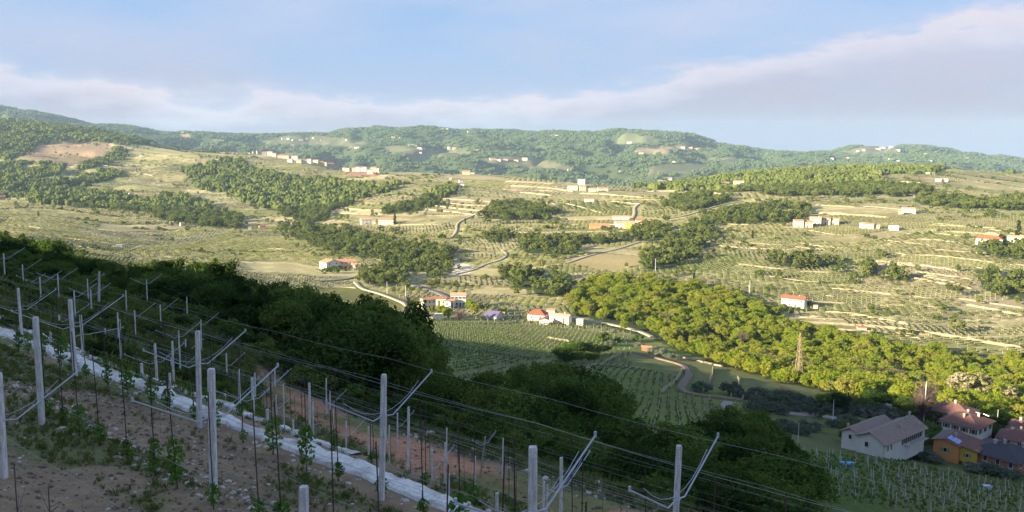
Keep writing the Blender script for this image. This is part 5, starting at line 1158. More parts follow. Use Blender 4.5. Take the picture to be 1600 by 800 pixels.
# big gabled house: local x along the gable front, y along its length, origin at the front right corner
e, g = root_at(1381, 716, -.47, 'big white house with twin gables and a wide brown tiled roof')
Y_ = g[1]; print('house1', g)
W1, L1, E1 = 7.2, 20.0, 3.5
mb = MB(); mb.add([(-W1, 0, -3), (0, 0, -3), (0, L1, -3), (-W1, L1, -3), (-W1, 0, E1), (0, 0, E1), (0, L1, E1), (-W1, L1, E1), (-W1 / 2, 0, E1 + 2.0), (-W1 / 2, L1, E1 + 2.0)],
                  [(0, 1, 5, 8, 4), (1, 2, 6, 5), (2, 3, 7, 9, 6), (3, 0, 4, 7)])
mb.add([(-W1 - 4.6, 1.2, -3), (-W1, 1.2, -3), (-W1 - 4.6, L1 - 3, -3), (-W1, L1 - 3, -3), (-W1 - 4.6, 1.2, E1 - .2), (-W1, 1.2, E1 - .2), (-W1 - 4.6, L1 - 3, E1 - .2), (-W1, L1 - 3, E1 - .2), (-W1 - 2.3, 1.2, E1 + 1.15)], [(0, 1, 5, 8, 4), (2, 0, 4, 6), (3, 2, 6, 7)])
mb.build('wall', M_W['offwhite'], e)
def slab(parent, name, pts, th, m):
    mb = MB(); v = [Vector(p) for p in pts]; n = (v[1] - v[0]).cross(v[2] - v[0]).normalized()
    if n.z < 0: n = -n
    k = len(v); mb.add([p for p in v] + [p - n * th for p in v], [tuple(range(k)), tuple(range(2 * k - 1, k - 1, -1))] + [(i, k + i, k + (i + 1) % k, (i + 1) % k) for i in range(k)])
    return mb.build(name, m, parent)
o_ = .7; rz_top = E1 + 2.25; ev = E1 + .22 - .4
slab(e, 'roof', [(o_, -o_, ev), (-W1 / 2, -o_, rz_top), (-W1 / 2, L1 + o_, rz_top), (o_, L1 + o_, ev)], .2, M_R['brown'])
slab(e, 'roof', [(-W1 / 2 - .01, -o_, rz_top), (-W1 - .3, -o_, E1 + .28), (-W1 - .3, L1 + o_, E1 + .28), (-W1 / 2 - .01, L1 + o_, rz_top)], .2, M_R['brown'])
slab(e, 'roof', [(-W1 + .5, .5, E1 + .05), (-W1 - 2.3, .5, E1 + 1.4), (-W1 - 2.3, L1 - 2.5, E1 + 1.4), (-W1 + .5, L1 - 2.5, E1 + .05)], .18, M_R['brown'])
slab(e, 'roof', [(-W1 - 2.31, .5, E1 + 1.4), (-W1 - 5.3, .5, E1 - .2), (-W1 - 5.3, L1 - 2.5, E1 - .2), (-W1 - 2.31, L1 - 2.5, E1 + 1.4)], .18, M_R['brown'])
window(e, -W1 / 2 - .9, 0, 2.2, 1.0, 1.3); window(e, -W1 - 2.3, 1.2, 2.4, .9, 1.2)
mb = MB(); mb.tube([(-.05, -.08, -3), (-.05, -.08, E1 - .1)], .06, 6); mb.build('drainpipe', M_METAL, e)
for k, yk in enumerate((1.6, 3.2)): window(e, 0, yk, 2.2, .6, 1.5, 'right', name='window')
for k in range(5): window(e, 0, 9.4 + k * 2.1, 2.3, 1.0, 1.7, 'right', shut=M_SHUT)
mb = MB(); mb.box((.7, 14.6, 1.1), (1.4, 9.6, .18)); 
mb.build('balcony', M_W['offwhite'], e)
mb = MB()
for k in range(26): mb.box((1.36, 9.9 + k * .37, 1.7), (.04, .04, 1.0))
mb.box((1.36, 14.6, 2.22), (.07, 9.6, .06)); mb.build('railing', M_METAL, e)
for cx_, cy_, cz_ in ((-1.9, 11, E1 + 1.15), (-.6, 17.5, E1 + .55), (-W1 - 4.3, 3.5, E1 + .2), (-3.9, 19.5, E1 + 2.1), (-3.0, 16.2, E1 + 1.8)): chimney(e, cx_, cy_, cz_, .45, .9)
# orange and mustard house with a solar panel: origin at its front left corner
e, g = root_at(1457, 716, -.30, 'orange house with green shuttered window and a blue solar panel'); print('house2', g)
Wa, Da, Ea = 6.0, 9.0, 5.2
mb = MB(); mb.add([(0, 0, -2.5), (Wa, 0, -2.5), (Wa, Da, -2.5), (0, Da, -2.5), (0, 0, Ea), (Wa, 0, Ea - .4), (Wa, Da, Ea - .4), (0, Da, Ea), (Wa * .42, 0, Ea + .75), (Wa * .42, Da, Ea + .75)], [(0, 1, 5, 8, 4), (1, 2, 6, 5), (2, 3, 7, 9, 6), (3, 0, 4, 7)]); mb.build('wall', M_W['orange'], e)
mb = MB(); mb.box((Wa + 2.0, 3.9, 1.0), (4.0, 5.5, 7.0)); o = mb.build('wall', M_W['mustard'], e); o['label'] = 'mustard yellow side wing'
slab(e, 'roof', [(-.6, -.6, Ea + .05), (Wa * .42, -.6, Ea + .98), (Wa * .42, Da + .5, Ea + .98), (-.6, Da + .5, Ea + .05)], .16, M_R['grey'])
slab(e, 'roof', [(Wa * .42 + .01, -.6, Ea + .98), (Wa + .5, -.6, Ea - .25), (Wa + .5, Da + .5, Ea - .25), (Wa * .42 + .01, Da + .5, Ea + .98)], .16, M_R['maroon'])
slab(e, 'roof', [(Wa - .3, .7, Ea - .2), (Wa + 4.6, .5, Ea - 1.0), (Wa + 4.6, 7.4, Ea + .1), (Wa - .3, 7.4, Ea + .9)], .16, M_R['maroon'])
sp = empty('solar_panel', (0, 0, 0)); sp.parent = e
for k in range(3): slab(sp, 'panel', [(Wa * .50 + k * .95, .3, Ea + 1.22 - (k * .95 + .4) * .35), (Wa * .50 + k * .95 + .9, .3, Ea + 1.22 - (k * .95 + 1.3) * .35), (Wa * .50 + k * .95 + .9, 3.6, Ea + 1.22 - (k * .95 + 1.3) * .35), (Wa * .50 + k * .95, 3.6, Ea + 1.22 - (k * .95 + .4) * .35)], .07, M_SOLAR)
window(e, 2.9, 0, 3.1, .9, 1.2, shut=M_SHUTG); window(e, 1.9, 0, .1, .8, .8); window(e, Wa + 1.8, 1.15, 2.6, .8, 1.0, shut=M_SHUTG)
mb = MB(); mb.box((Wa + .5, 1.1, -.3), (.8, .14, 2.2)); mb.build('door', M_DOOR, e); mb = MB(); mb.box((Wa + 2.8, 1.08, -.6), (1.9, .16, 2.6)); mb.build('garage_door', M_W['grey'], e)
chimney(e, Wa * .62, 4.8, Ea + .5, .5, .8); mb = MB(); mb.tube([(Wa * .45, 6, Ea + .9), (Wa * .45, 6, Ea + 2.6)], .035, 5); mb.tube([(Wa * .45 - .7, 6, Ea + 2.4), (Wa * .45 + .7, 6, Ea + 2.4)], .025, 4); mb.build('aerial', M_METAL, e)
# big house with hipped maroon roof behind
def big_hip(px, py, W, D, hh, rz, wc, rc, label, rh, nwf, fl, shut=M_SHUT, chims=(), name='house', frame=None):
    e, g = root_at(px, py, rz, label, name); print(label, g)
    walls_mesh(W, D, hh, 'hip', rh, None, base=3).build('wall', M_W[wc], e); roof_mesh(W, D, hh, 'hip', rh, ov=.8).build('roof', M_R[rc], e)
    fh = hh / fl
    for f in range(fl):
        for k in range(nwf): window(e, -W / 2 + W * (k + .5) / nwf, -D / 2, fh * (f + .52), 1.0, 1.35, 'front', shut=shut)
        for fc2 in ('left', 'right'):
            sx = -1 if fc2 == 'left' else 1
            for k in range(3): window(e, sx * W / 2, -D / 2 + D * (k + .5) / 3, fh * (f + .52), 1.0, 1.35, fc2, shut=shut)
    for x_, y_, s_ in chims: chimney(e, x_, y_, hh + rh * (1 - max(abs(x_) / W, abs(y_) / D) * 2) * .8, s_, 1.2)
    mb = MB(); mb.tube([(-W / 2 - .75, -D / 2 - .8, hh - .35), (W / 2 + .75, -D / 2 - .8, hh - .35)], .07, 5); mb.build('gutter', M_METAL, e)
    return e
e = big_hip(1509, 690, 10.2, 10.5, 7.0, -.36, 'offwhite', 'maroon', 'largest village house with a hipped maroon roof and grey white walls', 2.3, 4, 2, chims=((0, -2.5, .6), (2.5, 1.5, .6), (-1.2, 3.4, .6)))
for k in range(2): slab(e, 'skylight', [(1.0 + k * 2.2, 2.9, 9.0), (2.6 + k * 2.2, 2.9, 9.0 - k * .3), (2.6 + k * 2.2, 4.3, 8.65 - k * .3), (1.0 + k * 2.2, 4.3, 8.65)], .1, M_SOLAR)
big_hip(1490, 668, 11, 9, 6.2, -.2, 'beige', 'maroon', 'beige house with maroon roof behind the largest village house', 2.0, 3, 2, chims=((0, 0, .6), (-3, 1, .5)))
e = big_hip(1564, 734, 12, 12, 5.4, -.38, 'brick', 'dark', 'red brick house with a dark slate coloured hipped roof', 2.2, 4, 2, shut=None, chims=((-1.2, -1.5, .7), (.6, -.6, .6), (3.5, 3.0, .6)))
mb = MB(); mb.box((2.5, -7.1, 2.6), (6.0, 1.2, .2)); mb.build('balcony', M_W['offwhite'], e); mb = MB()
for k in range(15): mb.box((-.4 + k * .42, -7.6, 3.15), (.07, .07, 1.0))
mb.box((2.5, -7.6, 3.68), (6.0, .12, .08)); mb.build('railing', M_W['offwhite'], e)
big_hip(1604, 690, 9, 9, 5.2, -.15, 'pink', 'maroon', 'pink house with maroon roof at the right edge of the village', 2.0, 3, 2, chims=((-2, 0, .6),))
big_hip(1598, 708, 12, 8, 5.0, -.10, 'beige', 'maroon', 'beige house behind the dark roofed brick house', 1.9, 3, 2, chims=((-3, 0, .8), (-1, 1, .5)))

# ------------------------------------------------------------------ poles, pylon, tarp, stone pile
M_WHITEP = simple('white_pole', (.62, .64, .66), (.5, .52, .54), 2)
def pole(px, py, top, label, r=.12, cross=True, lean=0.0, name='utility_pole', ymin=0, m=None):
    g = gp(px, py, ymin); u, w = ray(px, top); h = max(3.0, w * g[1] - g[2]); e = empty(name, g, 0, label, 'pole'); e.rotation_euler = (0, lean, 0)
    mb = MB(); mb.tube([(0, 0, -.6), (0, 0, h)], r * 1.25, 8, r2=r * .8); mb.build('pole', m or M_POSTC, e)
    if cross:
        mb = MB(); mb.tube([(-.7, 0, h - .5), (.7, 0, h - .5)], .04, 5)
        for a in (-.6, 0, .6): mb.tube([(a, 0, h - .5), (a, 0, h - .25)], .05, 5)
        mb.build('crossarm', M_METAL, e)
    return e, g, h
pole(1301, 662, 624, 'thin white pole beside the pale road left of the big gabled house', .10, False, m=M_WHITEP)
pole(1443, 664, 596, 'tall grey utility pole by the road behind the big gabled house', .17, True)
pole(1247, 690, 660, 'short pale pole on the grass slope left of the big gabled house', .09, False)
pole(1208, 684, 654, 'short pale pole above the trees on the grass slope', .09, False)
pole(1024, 424, 404, 'thin white pole at the foot of the spur wood', .16, False, m=M_WHITEP, ymin=500)
pole(1171, 462, 438, 'pale pole standing in the field above the sunlit wood', .16, False, ymin=450, m=M_WHITEP)
pole(634, 465, 446, 'pale pole beside the straight grey road', .16, False, ymin=380, m=M_WHITEP)
pole(605, 459, 440, 'pale pole among trees left of the straight grey road', .16, False, ymin=380, m=M_WHITEP)
pole(1557, 674, 640, 'slim grey pole between the village houses', .09, False)
# leaning utility pole at the left, in the near wood
u, w = ray(155, 492); yq = 62.0; hx, hz = float(u * yq), H1(float(u * yq), yq)
e = empty('utility_pole', (hx, yq, hz), 0, 'leaning grey utility pole in front of the dark trees on the left', 'utility pole'); e.rotation_euler = (0, math.radians(4.5), 0)
hp = float(ray(158, 424)[1] * yq) - hz; print('pole h', hp, hz)
mb = MB(); mb.tube([(0, 0, -.4), (0, 0, hp)], .11, 8, r2=.08); mb.build('pole', M_POSTC, e)
mb = MB(); mb.tube([(-.35, 0, hp - .3), (.45, 0, hp - .3)], .035, 5); mb.tube([(.4, 0, hp - .3), (.4, 0, hp - .1)], .05, 5); mb.build('crossarm', M_METAL, e)
# lattice pylon in the valley wood
g = gp(1247, 598, 330); u, w = ray(1247, 520); hp = float(w * g[1]) - g[2]; print('pylon', g, hp)
e = empty('electricity_pylon', (g[0], g[1], g[2]), .3, 'rusty lattice electricity pylon with bent arms rising from the sunlit wood', 'pylon')
M_RUST = simple('pylon_steel', (.36, .27, .20), (.27, .20, .15), 2)
mb = MB(); bw, tw = 1.5, .3
lv = [0, .18, .34, .48, .6, .7, .8, .9, 1.0]
for sx in (-1, 1):
    for sy in (-1, 1): mb.tube([(sx * bw, sy * bw, -.5), (sx * tw, sy * tw, hp * .93), (0, 0, hp)], .10, 4, r2=.07)
for a, b_ in zip(lv[:-1], lv[1:]):
    wa = bw + (tw - bw) * a; wb = bw + (tw - bw) * b_
    for s in (-1, 1):
        mb.tube([(-wa, s * wa, hp * a), (wb, s * wb, hp * b_)], .06, 3); mb.tube([(wa, s * wa, hp * a), (-wb, s * wb, hp * b_)], .06, 3)
        mb.tube([(s * wa, -wa, hp * a), (s * wb, wb, hp * b_)], .06, 3); mb.tube([(-wb, s * wb, hp * b_), (wb, s * wb, hp * b_)], .05, 3)
mb.build('tower', M_RUST, e)
for s, z0 in ((-1, .42), (1, .56)):
    mb = MB(); zz = hp * z0; mb.tube([(s * .8, 0, zz), (s * 3.6, 0, zz + .5)], .10, 4); mb.tube([(s * .7, 0, zz + 1.6), (s * 3.6, 0, zz + .5)], .07, 4); mb.tube([(s * 3.6, 0, zz + .5), (s * 3.7, 0, zz - 1.2)], .09, 4); mb.tube([(s * 2.2, 0, zz + .25), (s * 2.2, 0, zz + 1.1)], .05, 4); mb.build('arm', M_RUST, e)
mb = MB(); mb.tube([(-1.6, 0, hp * .8), (1.6, 0, hp * .8)], .08, 4); mb.build('arm', M_RUST, e)
# blue tarpaulin roll
g = gp(1324, 728); M_BLUE = simple('blue_tarp', (.16, .46, .85), (.12, .36, .70), 3, rough=.5)
mb = MB(); P = [(-1.25 + k * .42, 0, .42 + .04 * math.sin(k * 2.1)) for k in range(7)]; mb.tube(P, .46, 10)
for k in (1, 3, 5): mb.tube([(-1.25 + k * .42 - .03, 0, .42), (-1.25 + k * .42 + .05, 0, .42)], .49, 10)
o = mb.build('blue_drum', M_BLUE, None, True); o.location = g; o.rotation_euler = (0, 0, -.15); tag(o, 'bright blue plastic drum lying on the grass by the lower vineyard', 'drum')
g = gp(1541, 765); mb = MB(); mb.box((0, 0, .5), (1.4, .9, .8)); mb.box((.9, .1, .35), (.7, .7, .5), rz=.4); o = mb.build('grey_crate', M_GALV); o.location = g; tag(o, 'small grey blue crate among the lower vineyard posts', 'crate')
# long pile of pale stones beside the bushes on the shadow edge
g0, g1_ = gp(1070, 560), gp(1130, 573); k = 0
for i in range(46):
    f = (i + rn.uniform(-.3, .3)) / 46; x_ = g0[0] + (g1_[0] - g0[0]) * f; y_ = g0[1] + (g1_[1] - g0[1]) * f + rn.uniform(-1.2, 1.2); s_ = rn.uniform(.35, 1.0)
    bm = bmesh.new(); bmesh.ops.create_icosphere(bm, subdivisions=1, radius=s_)
    for v in bm.verts: v.co = Vector((v.co.x * 1.3, v.co.y, v.co.z * .8)) * rn.uniform(.75, 1.15)
    me = bpy.data.meshes.new('boulder'); bm.to_mesh(me); bm.free(); me.materials.append(M_W['brown'] if i % 3 else M_W['stone'])
    o = obj_of('boulder', me); o.location = (x_, y_, H1(x_, y_) + .2); q_ = 'in the left half' if f < .5 else 'in the right half'
    tag(o, ('whitish' if i % 3 == 0 else 'brown grey') + ' boulder ' + q_ + ' of the long stone pile beside the dark bushes', 'boulder', ('whitish' if i % 3 == 0 else 'brown grey') + ' boulders ' + q_ + ' of the stone pile')

# ------------------------------------------------------------------ the near trellis
M_POST = None
m, t, b = mat('near_concrete', .9, .25)
f = tnoise(t, 9, 6, .7); f2 = tnoise(t, 60, 3, .6); c = tmix(t, tramp(t, f, [(.3, (.52, .52, .53)), (.7, (.74, .73, .72))]), tramp(t, f2, [(.35, (.7, .7, .7)), (.6, (1.05, 1.05, 1.05))]), .6, 'MULTIPLY')
tcp = t.nodes.new('ShaderNodeTexCoord'); mp = t.nodes.new('ShaderNodeMapping'); mp.inputs['Scale'].default_value = (1, 1, .12); t.links.new(tcp.outputs['Object'], mp.inputs['Vector'])
f4 = tnoise(t, 26, 5, .7, vec=mp.outputs[0]); c = tmix(t, c, tramp(t, f4, [(.36, (.60, .57, .52)), (.58, (1.15, 1.15, 1.15))]), .8, 'MULTIPLY')
t.links.new(c, b.inputs['Base Color']); tbump(t, b, f2, .6, .02); M_POST = m
M_WIRE = simple('wire', (.42, .43, .45), (.3, .3, .32), 3, rough=.5)
M_ROD = simple('rusty_rod', (.085, .05, .045), (.05, .032, .03), 9)
M_WOODP = simple('timber_stake', (.34, .30, .25), (.25, .21, .17), 6, bump=.3)
M_LEAFY = leafmat('young_vine_leaf', [(.06, .13, .025), (.095, .19, .035), (.13, .24, .05), (.17, .28, .07)], .35, 3.0, .4)
RX, RY_ = .77, -.64; NX, NY_ = .64, .77; ARW = math.atan2(NY_, NX)
def on_row(px, s):
    u = float(ray(px, 600)[0])
    for _ in range(4):
        y_ = s / (.64 * u + .77); z_ = H1(u * y_, y_); py = project(u * y_, y_, z_)[1]; u = float(ray(px, min(float(py), 900))[0])
    return u * y_, y_, z_
def post(px, top, s, w, label, lean=0.02, arms=True, L=1.25, drop=.78, wire=True, wood=False, side=0, group=None, flat=False):
    x_, y_, z_ = on_row(px, s); wy_ = float(ray(px, top)[1]); h = wy_ * y_ - z_
    h = max(.5, min(h, 3.6)); e = empty('trellis_post', (x_, y_, z_), 0, label, 'trellis post', group)
    mb = MB(); a = w / 2; ch = a * .3; ring = [(-a + ch, -a), (a - ch, -a), (a, -a + ch), (a, a - ch), (a - ch, a), (-a + ch, a), (-a, a - ch), (-a, -a + ch)]
    vs = []
    for zz, k in ((-.5, 1.0), (h - .03, .9), (h, .78)):
        for p, q in ring: vs.append((p * k + lean * (zz), q * k, zz))
    fs = []
    for r in range(2):
        for k in range(8): fs.append((r * 8 + k, r * 8 + (k + 1) % 8, (r + 1) * 8 + (k + 1) % 8, (r + 1) * 8 + k))
    fs.append(tuple(range(16, 24))); mb.add(vs, fs); mb.build('post', M_WOODP if wood else M_POST, e)
    tips = []
    if arms and h > 1.0:
        za = h - drop; cx0 = lean * za; rise = .56 * L / 1.25
        mb = MB()
        for sg in ((-1, 1) if side == 0 else (side,)):
            tip = Vector((cx0 + sg * NX * L, sg * NY_ * L, za + (0 if flat else rise))); kink = Vector((cx0 + sg * NX * .24, sg * NY_ * .24, za - .04))
            mb2 = MB(); mb2.tube([(cx0, 0, za), kink, tip], .0125, 6); mb2.tube([tip - Vector((0, 0, .02)), tip + Vector((0, 0, .05))], .02, 5); mb2.build('arm', M_GALV, e)
            tips.append(Vector((x_, y_, z_)) + tip)
        if wire and side == 0 and not flat:
            pts = []
            for k in range(9):
                f_ = -1 + k * .25; pts.append((cx0 + f_ * NX * L * .72, f_ * NY_ * L * .72, za + .06 + rise * .72 * f_ * f_))
            mb3 = MB(); mb3.tube(pts, .005, 4); mb3.build('brace_wire', M_GALV, e)
        mb = MB(); mb.tube([(cx0 - a * 1.25, 0, za), (cx0, a * 1.3, za + .01), (cx0 + a * 1.25, 0, za), (cx0, -a * 1.3, za), (cx0 - a * 1.25, 0, za)], .008, 4); mb.build('binding', M_GALV, e)
    return Vector((x_, y_, z_)), h, tips
ROW = {}
def rp(row, *a, **k):
    r = post(*a, **k); ROW.setdefault(row, []).append((k.get('px', a[0]), r)); return r
rp('C', 5, 583, 4.3, .125, 'thick concrete post cut by the left edge of the photo', lean=.03)
rp('C', 475, 760, 5.2, .108, 'concrete post of which only the blocky top shows, bottom centre left', arms=False)
rp('B', 66, 495, 6.1, .108, 'tall concrete post left of the white strip, second from the left edge', lean=.015, arms=False)
rp('B', 334, 576, 6.5, .115, 'tall thick concrete post with wide arms in the left foreground', lean=.03)
rp('B', 832, 698, 6.8, .108, 'thick square topped concrete post at the bottom right of centre', lean=.0)
rp('A', 118, 468, 9.3, .108, 'tall concrete post rising from the left part of the white strip', lean=.0, L=1.5)
rp('A', 312, 517, 9.3, .108, 'tall concrete post on the white strip with arms at mid left', lean=.03)
rp('A', 596, 585, 9.4, .108, 'tallest concrete post in the middle, wide arms and looped wire', lean=.04)
rp('A', 1050, 696, 9.6, .082, 'concrete post with arms at bottom right, last of the near row', lean=.02)
rp('A', 34, 450, 10.6, .082, 'slim concrete post near the left edge before the grass', lean=.0)
rp('D', 130, 492, 13.0, .09, 'slim post behind the tall post on the white strip, left', lean=.0, flat=True, L=1.6, wire=False)
rp('D', 246, 537, 15.6, .09, 'slim post with arms between the strip and the soil track, left', lean=.0)
rp('D', 397, 590, 15.6, .09, 'slim post right of the tall thick post in the left foreground', lean=.0, L=1.5)
rp('D', 876, 715, 15.6, .09, 'slim post with arms just right of the square topped post', lean=.0)
rp('D', 675, 702, 21.0, .09, 'slim post right of the tallest post, on the terrace below', lean=.01, side=1)
rp('S', 222, 597, 12.8, .09, 'short stake between the two white strips, left', arms=False)
rp('S', 266, 592, 12.8, .08, 'short stake right of another between the two white strips', arms=False)
rp('S', 418, 668, 12.6, .082, 'short square stake behind the white strip, left of centre', arms=False)
rp('S', 458, 665, 13.5, .07, 'thin short stake behind the white strip, left of centre', side=1, L=1.1, drop=.4)
rp('S', 700, 757, 12.6, .082, 'short square stake low at the centre', arms=False)
rp('S', 776, 777, 12.4, .08, 'short stake low between the centre posts', side=1, L=.9, drop=.25)
rp('S', 80, 535, 12.6, .09, 'short banded stake at the upper left of the white strip', arms=False)
rp('S', 848, 752, 20.5, .09, 'short slim post beside the square topped post', side=1, L=1.1, drop=.5)
rp('S', 352, 627, 13.5, .07, 'thin short stake right of the tall post on the strip', arms=False)
rp('E', 541, 658, 24.3, .082, 'slim post on the soil bank left of the tallest post', side=1)
rp('E', 432, 617, 25.5, .082, 'slim pale post standing on the soil bank, left of centre', side=1)
rp('E', 355, 552, 25.5, .082, 'slim post on the upper soil bank behind the thick post', side=1)
rp('E', 291, 530, 25.5, .082, 'slim post on the grass right of the leaning utility pole', )
rp('E', 207, 533, 24.0, .09, 'slim post on the grass left of the soil track start', )
rp('E', 269, 560, 20.0, .09, 'small post on the grass between two slim posts, left', side=1)
rp('E', 193, 562, 18.0, .09, 'small plain post beside the white strip, left', arms=False)
rp('E', 165, 513, 19.0, .082, 'whitish banded post on the grass at the left', arms=False)
rp('G', 430, 577, 29.0, .082, 'farthest slim post at the upper end of the red soil track', lean=.01)
rp('G', 516, 611, 29.3, .082, 'slim post with arms above the red soil track, left of centre')
rp('G', 621, 645, 28.6, .082, 'slim post right behind the tallest post', side=1)
rp('G', 750, 682, 28.3, .09, 'leaning timber post with small arms at the lower end of the soil track', lean=.13, wood=True, L=.85, drop=.35)
rp('G', 219, 500, 31.0, .082, 'thin timber post leaning beside the dark trees, left', lean=.04, wood=True, arms=False)
rp('G', 244, 516, 29.5, .09, 'thin post with arms next to the thin timber post, left', )
for px, top, s, lab in ((42, 437, 25, 'far trellis post at the left edge on the grass'), (41, 500, 15.5, 'far thin post low at the left edge'), (14, 428, 28, 'far trellis post nearest the left edge among the grass'), (104, 459, 27, 'far trellis post with long arm left of the leaning utility pole'), (73, 448, 31, 'far post with arms among the tall grass, left'), (141, 472, 30, 'far post with arm just left of the leaning utility pole'),
                        (179, 481, 27, 'far post with arm right of the leaning utility pole'), (77, 466, 19, 'thin far post on the green bank, left'), (58, 479, 17, 'thin far post between two tall concrete posts, left'), (6, 447, 20, 'thin far post cut by the left edge'), (94, 492, 16.5, 'thin post behind the tall concrete post, left'), (158, 497, 22, 'thin far post right of the leaning utility pole base')):
    rp('H', px, top, s, .085, lab, side=1 if px > 60 else 0, L=1.5, drop=.35)
k_ = 0
for s0_, lab0 in ((19.5, 'on the green bank, nearest of the far rows'), (22.5, 'on the green bank, second far row'), (27.0, 'on the green bank, middle far row'), (31.5, 'on the green bank before the trees')):
    for t0_ in np.arange(-66, -36 if s0_ > 26 else -30, 5.6):
        tt = t0_ + random.uniform(-1, 1); x_, y_ = NX * s0_ + RX * tt, NY_ * s0_ + RY_ * tt; z_ = H1(x_, y_); fx = float(project(x_, y_, z_)[0])
        if fx < -10 or fx > 330: continue
        top_ = float(project(x_, y_, z_ + random.uniform(1.9, 2.6))[1]); arm_ = random.random() < .55
        rp('H', fx, top_, s0_, .07, ('thin armed' if arm_ else 'thin plain') + ' post ' + lab0, arms=arm_, side=random.choice((0, 1)), L=1.3, drop=.35, group=('armed' if arm_ else 'plain') + ' thin posts ' + lab0)
for s0_, tA, tB, lab0, nm0 in ((15.6, -49, 12, 'on the terrace below the strip', 'D'), (21.0, -34, 20, 'on the middle terrace', 'E'), (24.4, -37, 22, 'on the soil bank', 'E'), (29.0, -38, 30, 'along the red soil track', 'G')):
    for t0_ in np.arange(tA, tB, 4.6):
        tt = t0_ + random.uniform(-.9, .9); x_, y_ = NX * s0_ + RX * tt, NY_ * s0_ + RY_ * tt
        if y_ < 9: continue
        z_ = H1(x_, y_); fx = float(project(x_, y_, z_)[0])
        if fx < 150 or fx > 900: continue
        top_ = float(project(x_, y_, z_ + random.uniform(1.8, 2.5))[1]); side_ = 'left of the thick post' if fx < 330 else 'left of the tallest post' if fx < 590 else 'right of the tallest post'
        rp('F', fx, top_, s0_, .075, 'slim pale post ' + lab0 + ', ' + side_, arms=False, group='slim posts ' + lab0 + ' ' + side_)
# wires along the rows: each a thing of its own
def wire_line(pts, label, r=.0021, grp='trellis wires', ext=(1, 1)):
    pts = [Vector(p) for p in pts]
    if len(pts) < 2: return
    if ext[0]: pts.insert(0, pts[0] + (pts[0] - pts[1]).normalized() * ext[0])
    if ext[1]: pts.append(pts[-1] + (pts[-1] - pts[-2]).normalized() * ext[1])
    q = []
    for a, b_ in zip(pts[:-1], pts[1:]):
        n = 5
        for k in range(n): f_ = k / n; q.append(a.lerp(b_, f_) - Vector((0, 0, .035 * 4 * f_ * (1 - f_))))
    q.append(pts[-1]); mb = MB(); mb.tube(q, r, 4); o = mb.build('trellis_wire', M_WIRE); tag(o, label, 'wire', grp)
RN = {'A': 'along the near row on the white strip', 'B': 'along the row nearest the photographer', 'D': 'along the terrace below the white strip', 'G': 'along the red soil track', 'E': 'along the soil bank', 'C': 'low in the left corner'}
def row_wires(key, s, z_lift, offs, t0, t1):
    for off, dz_, lab in offs:
        pts = []
        for t_ in np.arange(t0, t1, 4.0):
            sx = s + off; x_ = NX * sx + RX * t_; y_ = NY_ * sx + RY_ * t_
            if y_ < 2.5: break
            xg, yg = NX * s + RX * t_, NY_ * s + RY_ * t_
            pts.append((x_, y_, H1(xg, yg) + dz_))
        wire_line(pts, lab + ' trellis wire ' + RN[key], ext=(0, 0), grp=None)
V3 = [(-1.25, 2.25, 'outer'), (1.25, 2.25, 'inner'), (.0, 1.72, 'middle'), (-.7, 2.0, 'second outer'), (.7, 2.0, 'second inner')]
row_wires('A', 9.35, 0, V3 + [(0, 1.0, 'waist high'), (0, .45, 'low')], -40, 8)
row_wires('B', 6.5, 0, V3[:4] + [(0, .45, 'low'), (0, 1.0, 'waist high')], -30, 2)
row_wires('D', 15.5, 0, V3, -52, 16)
row_wires('G', 29.0, 0, V3 + [(0, .9, 'waist high')], -60, 60)
row_wires('E', 24.4, 0, V3 + [(0, .9, 'waist high'), (0, .4, 'low')], -52, 40)
row_wires('C', 4.6, 0, [(0, .5, 'low'), (.9, .8, 'slack')], -16, -2)
# ---- white strips: pale crushed stone laid on sheet, ragged edges
m, t, b = mat('white_strip', .9, .2); f = tnoise(t, 14, 6, .7); f3 = tnoise(t, 1.6, 4, .6)
c = tmix(t, tramp(t, f, [(.3, (.50, .48, .44)), (.65, (.78, .76, .72))]), tramp(t, f3, [(.35, (.50, .44, .38)), (.55, (1, 1, 1))]), .75, 'MULTIPLY'); t.links.new(c, b.inputs['Base Color']); tbump(t, b, f, .7, .02); M_STRIP = m
def ragged(s0, s1, t0, t1, lift, name, seed):
    ts = np.arange(t0, t1, .16); ns = 12; V = []
    for i, t_ in enumerate(ts):
        a = s0 + (float(fbm(t_ * 1.3 + seed, 3.1, 3)) - .5) * .32; b_ = s1 + (float(fbm(t_ * .9 + seed, 9.1, 3)) - .5) * .5
        for k in range(ns):
            s = a + (b_ - a) * k / (ns - 1); x_ = NX * s + RX * t_; y_ = NY_ * s + RY_ * t_; V.append((x_, y_))
    V = np.array(V); z = H(V[:, 0], V[:, 1]) + lift + (fbm(V[:, 0] * 5, V[:, 1] * 5, 2) - .5) * .10; z.reshape(len(ts), ns)[:, 0] -= lift + .1; z.reshape(len(ts), ns)[:, -1] -= lift + .1
    idx = np.arange(len(V)).reshape(len(ts), ns); Q = np.stack([idx[:-1, :-1], idx[1:, :-1], idx[1:, 1:], idx[:-1, 1:]], -1).reshape(-1, 4)
    o = obj_of(name, np_mesh(name, np.c_[V, z], Q, M_STRIP, smooth=True)); o['kind'] = 'structure'; return o
ragged(9.80, 10.42, -44, 4, .07, 'white_gravel_path', 1)
ragged(12.6, 13.2, -46, -16, .07, 'white_gravel_path', 2)
